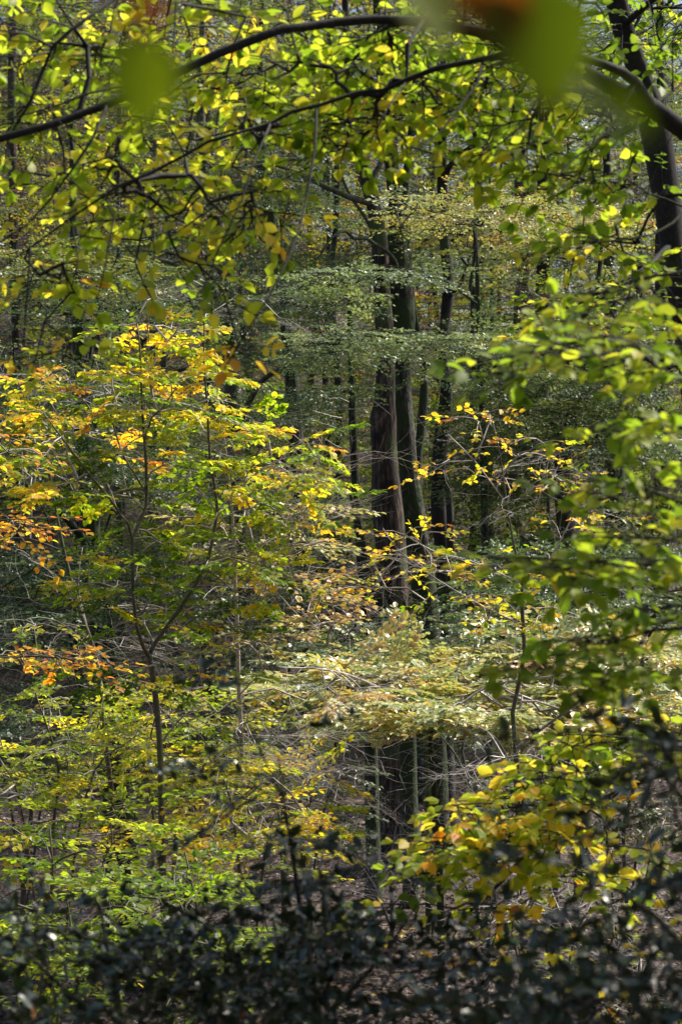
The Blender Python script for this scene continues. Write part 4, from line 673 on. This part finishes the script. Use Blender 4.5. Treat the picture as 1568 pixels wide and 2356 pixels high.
holly('deep dark holly bush massed against the right edge', 1500, 5, [[(1620, 3600, 5, 60), (1600, 2600, 5, 44), (1590, 2200, 5, 34), (1580, 1900, 5, 22), (1575, 1740, 5, 14), (1570, 1660, 5, 6)], [(1590, 2200, 5, 18), (1500, 2100, 4.9, 12), (1400, 2040, 4.8, 6)], [(1580, 1850, 5, 16), (1520, 1780, 4.9, 10), (1480, 1740, 4.9, 5)], [(1600, 2500, 5, 18), (1450, 2350, 4.9, 12), (1330, 2280, 4.8, 6)]],
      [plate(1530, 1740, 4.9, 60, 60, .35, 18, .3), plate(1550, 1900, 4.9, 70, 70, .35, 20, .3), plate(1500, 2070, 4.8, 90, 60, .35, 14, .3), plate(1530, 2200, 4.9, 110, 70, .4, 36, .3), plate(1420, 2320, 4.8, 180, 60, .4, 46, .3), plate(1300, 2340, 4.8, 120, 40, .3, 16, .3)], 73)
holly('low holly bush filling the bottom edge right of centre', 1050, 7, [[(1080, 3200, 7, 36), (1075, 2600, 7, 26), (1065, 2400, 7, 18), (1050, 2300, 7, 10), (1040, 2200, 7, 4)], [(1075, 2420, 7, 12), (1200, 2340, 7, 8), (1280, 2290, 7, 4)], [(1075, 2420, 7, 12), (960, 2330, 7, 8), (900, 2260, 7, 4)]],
      [plate(1060, 2330, 7, 200, 40, .5, 44, .3), plate(960, 2250, 7, 120, 40, .4, 20, .3), plate(1200, 2350, 7, 140, 40, .4, 24, .3)], 74)

# leaves hanging right in front of the lens
def lens_twig(label, pts, leaves, seed, D=.92):
    pp, rr = resample([P(a, b, c - .33) for a, b, c in pts], np.linspace(.0022, .001, len(pts)), .02); org = pp[0].copy()
    t = thing('beech_twig', label, 'twig', org); tube_obj('stem', pp, rr, B_DARK, t, 8, .05, seed, 0, org)
    rs = np.random.default_rng(seed)
    for (x0, y0, x1, y1, wd, tone, dz) in leaves:
        b = P(x0, y0, D + dz); e = P(x1, y1, D + dz + rs.normal(0, .01)); X = e - b; L = np.linalg.norm(X); X = X / L
        Z = np.array([rs.normal(0, .3), -1, .5 + rs.normal(0, .2)]); Z = norm(Z - X * (Z @ X)); Y = np.cross(Z, X)
        k = int(np.argmin(np.linalg.norm(pp - b, axis=1)))
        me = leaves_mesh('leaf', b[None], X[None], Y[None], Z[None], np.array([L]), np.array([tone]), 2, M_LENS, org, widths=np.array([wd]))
        lf = link('leaf', me, t)
        V, F = prisms(pp[k:k + 1], b[None], np.array([.0009]), np.array([.0006]), 6)
        link('leaf_stalk', mesh_from('leaf_stalk', V - org, [F], [B_BROWN]), t)
lens_twig('big blurred green leaf twig hanging close to the lens at upper left', [(560, -300, 1.3), (470, -120, 1.28), (400, -60, 1.26), (345, 10, 1.25), (325, 70, 1.25)],
          [(300, 80, 350, 300, 1.25, .24, 0), (325, 90, 430, 230, 1.1, .22, .012), (335, -60, 325, 100, .7, 1.0, -.01), (440, -120, 520, 20, .8, .36, .02)], 81)
lens_twig('big blurred twig of green and orange leaves close to the lens at upper right', [(1500, -300, 1.3), (1380, -150, 1.27), (1240, -60, 1.25), (1180, -10, 1.25), (1060, -60, 1.25)],
          [(900, -110, 1060, 110, 1.1, .34, .01), (1080, -110, 1190, 120, 1.0, .87, .0), (1190, -60, 1290, 220, 1.3, .18, 0), (1130, -60, 1210, 150, 1.1, .1, .012), (1260, 110, 1400, 245, .8, .2, .008), (1340, 190, 1510, 320, .7, .15, .016), (1190, 150, 1330, 260, .7, .3, .02), (1200, 150, 1290, 270, .7, 1.0, .04)], 82)

# ------------------------------------------------------------------ far woodland: three grown models, copied
def far_model(seed, tone_c, label_src, hgt=15):
    rs = np.random.default_rng(seed)
    t = thing('woodland_tree', 'distant tree lost among the leafy hillside behind the trunks', 'tree', (0, 0, 0), 'trees of the far hillside')
    pts = np.array([[0, 0, -.5], [.1, 0, 2], [-.1, .1, 5], [.15, 0, 8], [0, .1, 11], [.1, 0, hgt - 1]]); rad = np.array([.11, .10, .08, .07, .05, .03])
    pts, rad = resample(pts, rad, .5); tube_obj('trunk', pts, rad, [B_DARK, B_GREY, B_MOSS][seed % 3], t, 8, .05, seed)
    G = Grow(seed); G.add_poly(pts, rad); n = 200
    z = rs.uniform(.6, hgt + .5, n); lay = np.round(z / .7) * .7 + rs.normal(0, .12, n); r = np.sqrt(rs.random(n)) * np.interp(z, [0, 3, 8, hgt], [2.8, 3.6, 3.6, 1.6]); a = rs.uniform(0, 6.28, n)
    q = np.stack([r * np.cos(a), r * np.sin(a), lay], 1)
    head = G.run(q, .006, seg=.5); tn = tone_c + .16 * np.sin(z * 1.3) + rs.normal(0, .08, n)
    out, sg = place_sprays(q, head, 'fan', tn, .08, .4, .25, (0, -.1, 1), 1.5, rs, 1.5)
    _, sb = place_sprays(q[::2], head[::2], 'bare', tn, 0, 0, .6, (0, 0, 1), 2.2, rs); sb[2] = sb[2] * 1.8; sb[3] = sb[3] * 1.8; a = [np.concatenate([u, v]) for u, v in zip(G.segs, sb)]
    V, F = prisms(*a, sides=3); link('twigs', mesh_from('twigs', V, [F], [B_PLUM]), t)
    link('crown', leaves_mesh('crown', *out, 0, M_FAR, (0, 0, 0)), t)
    return t
def copy_tree(root, loc, rz, sc):
    r = root.copy(); COL.objects.link(r); r.location = loc; r.rotation_euler = (0, 0, rz); r.scale = (sc, sc, sc)
    for ch in root.children:
        c = ch.copy(); COL.objects.link(c); c.parent = r
    return r
protos = [far_model(300, .3, ''), far_model(301, .45, ''), far_model(302, .55, '')]
rs = np.random.default_rng(9); spots = []
for D, n in ((56, 5), (64, 7), (73, 9), (83, 11), (95, 13), (108, 15), (122, 17)):
    for k in range(n):
        xf = (k + .5 + rs.normal(0, .22)) / n
        px = -160 + xf * 1890
        if D < 62 and 660 < px < 1100: continue
        if 960 < px < 1360 and D < 90 and rs.random() < .4: continue
        spots.append(((px - 784) * K * D, D + rs.normal(0, 2.0)))
for i, (x, y) in enumerate(spots):
    g = float(ground_z(x, y)); loc = (x, y, g); rz = rs.uniform(0, 6.28); sc = rs.uniform(.85, 1.25)
    p = protos[rs.choice(3, p=[.45, .33, .22])]
    if i < 3:
        p = protos[i]; p.location = loc; p.rotation_euler = (0, 0, rz); p.scale = (sc, sc, sc)
    else: copy_tree(p, loc, rz, sc)

# unseen trees of the wood, added beside and behind the camera to shade the foreground
for i, (x, y) in enumerate([(-4, -5), (3.5, -5.5), (0, -7.5), (-6, -1), (8, -2), (-8, -11), (9, -11), (-9, 6), (-11, 14), (-12, 24), (-7, -6), (-14, -3), (0, -11), (6, -8), (12, -4), (15, 5), (18, 13), (20, 23), (9, 17), (-5, -17), (5, -18), (-16, 33), (17, 33), (13, -15), (-13, -14)]):
    k_ = 1.3 if i < 7 else 1.0
    c = copy_tree(protos[i % 3], (x, y, float(ground_z(x, y))), rs.uniform(0, 6.28), rs.uniform(.9, 1.2) * k_)
    c['label'] = 'unseen tree of the wood added outside the view for shade'; c['group'] = 'unseen shade trees around the viewpoint'
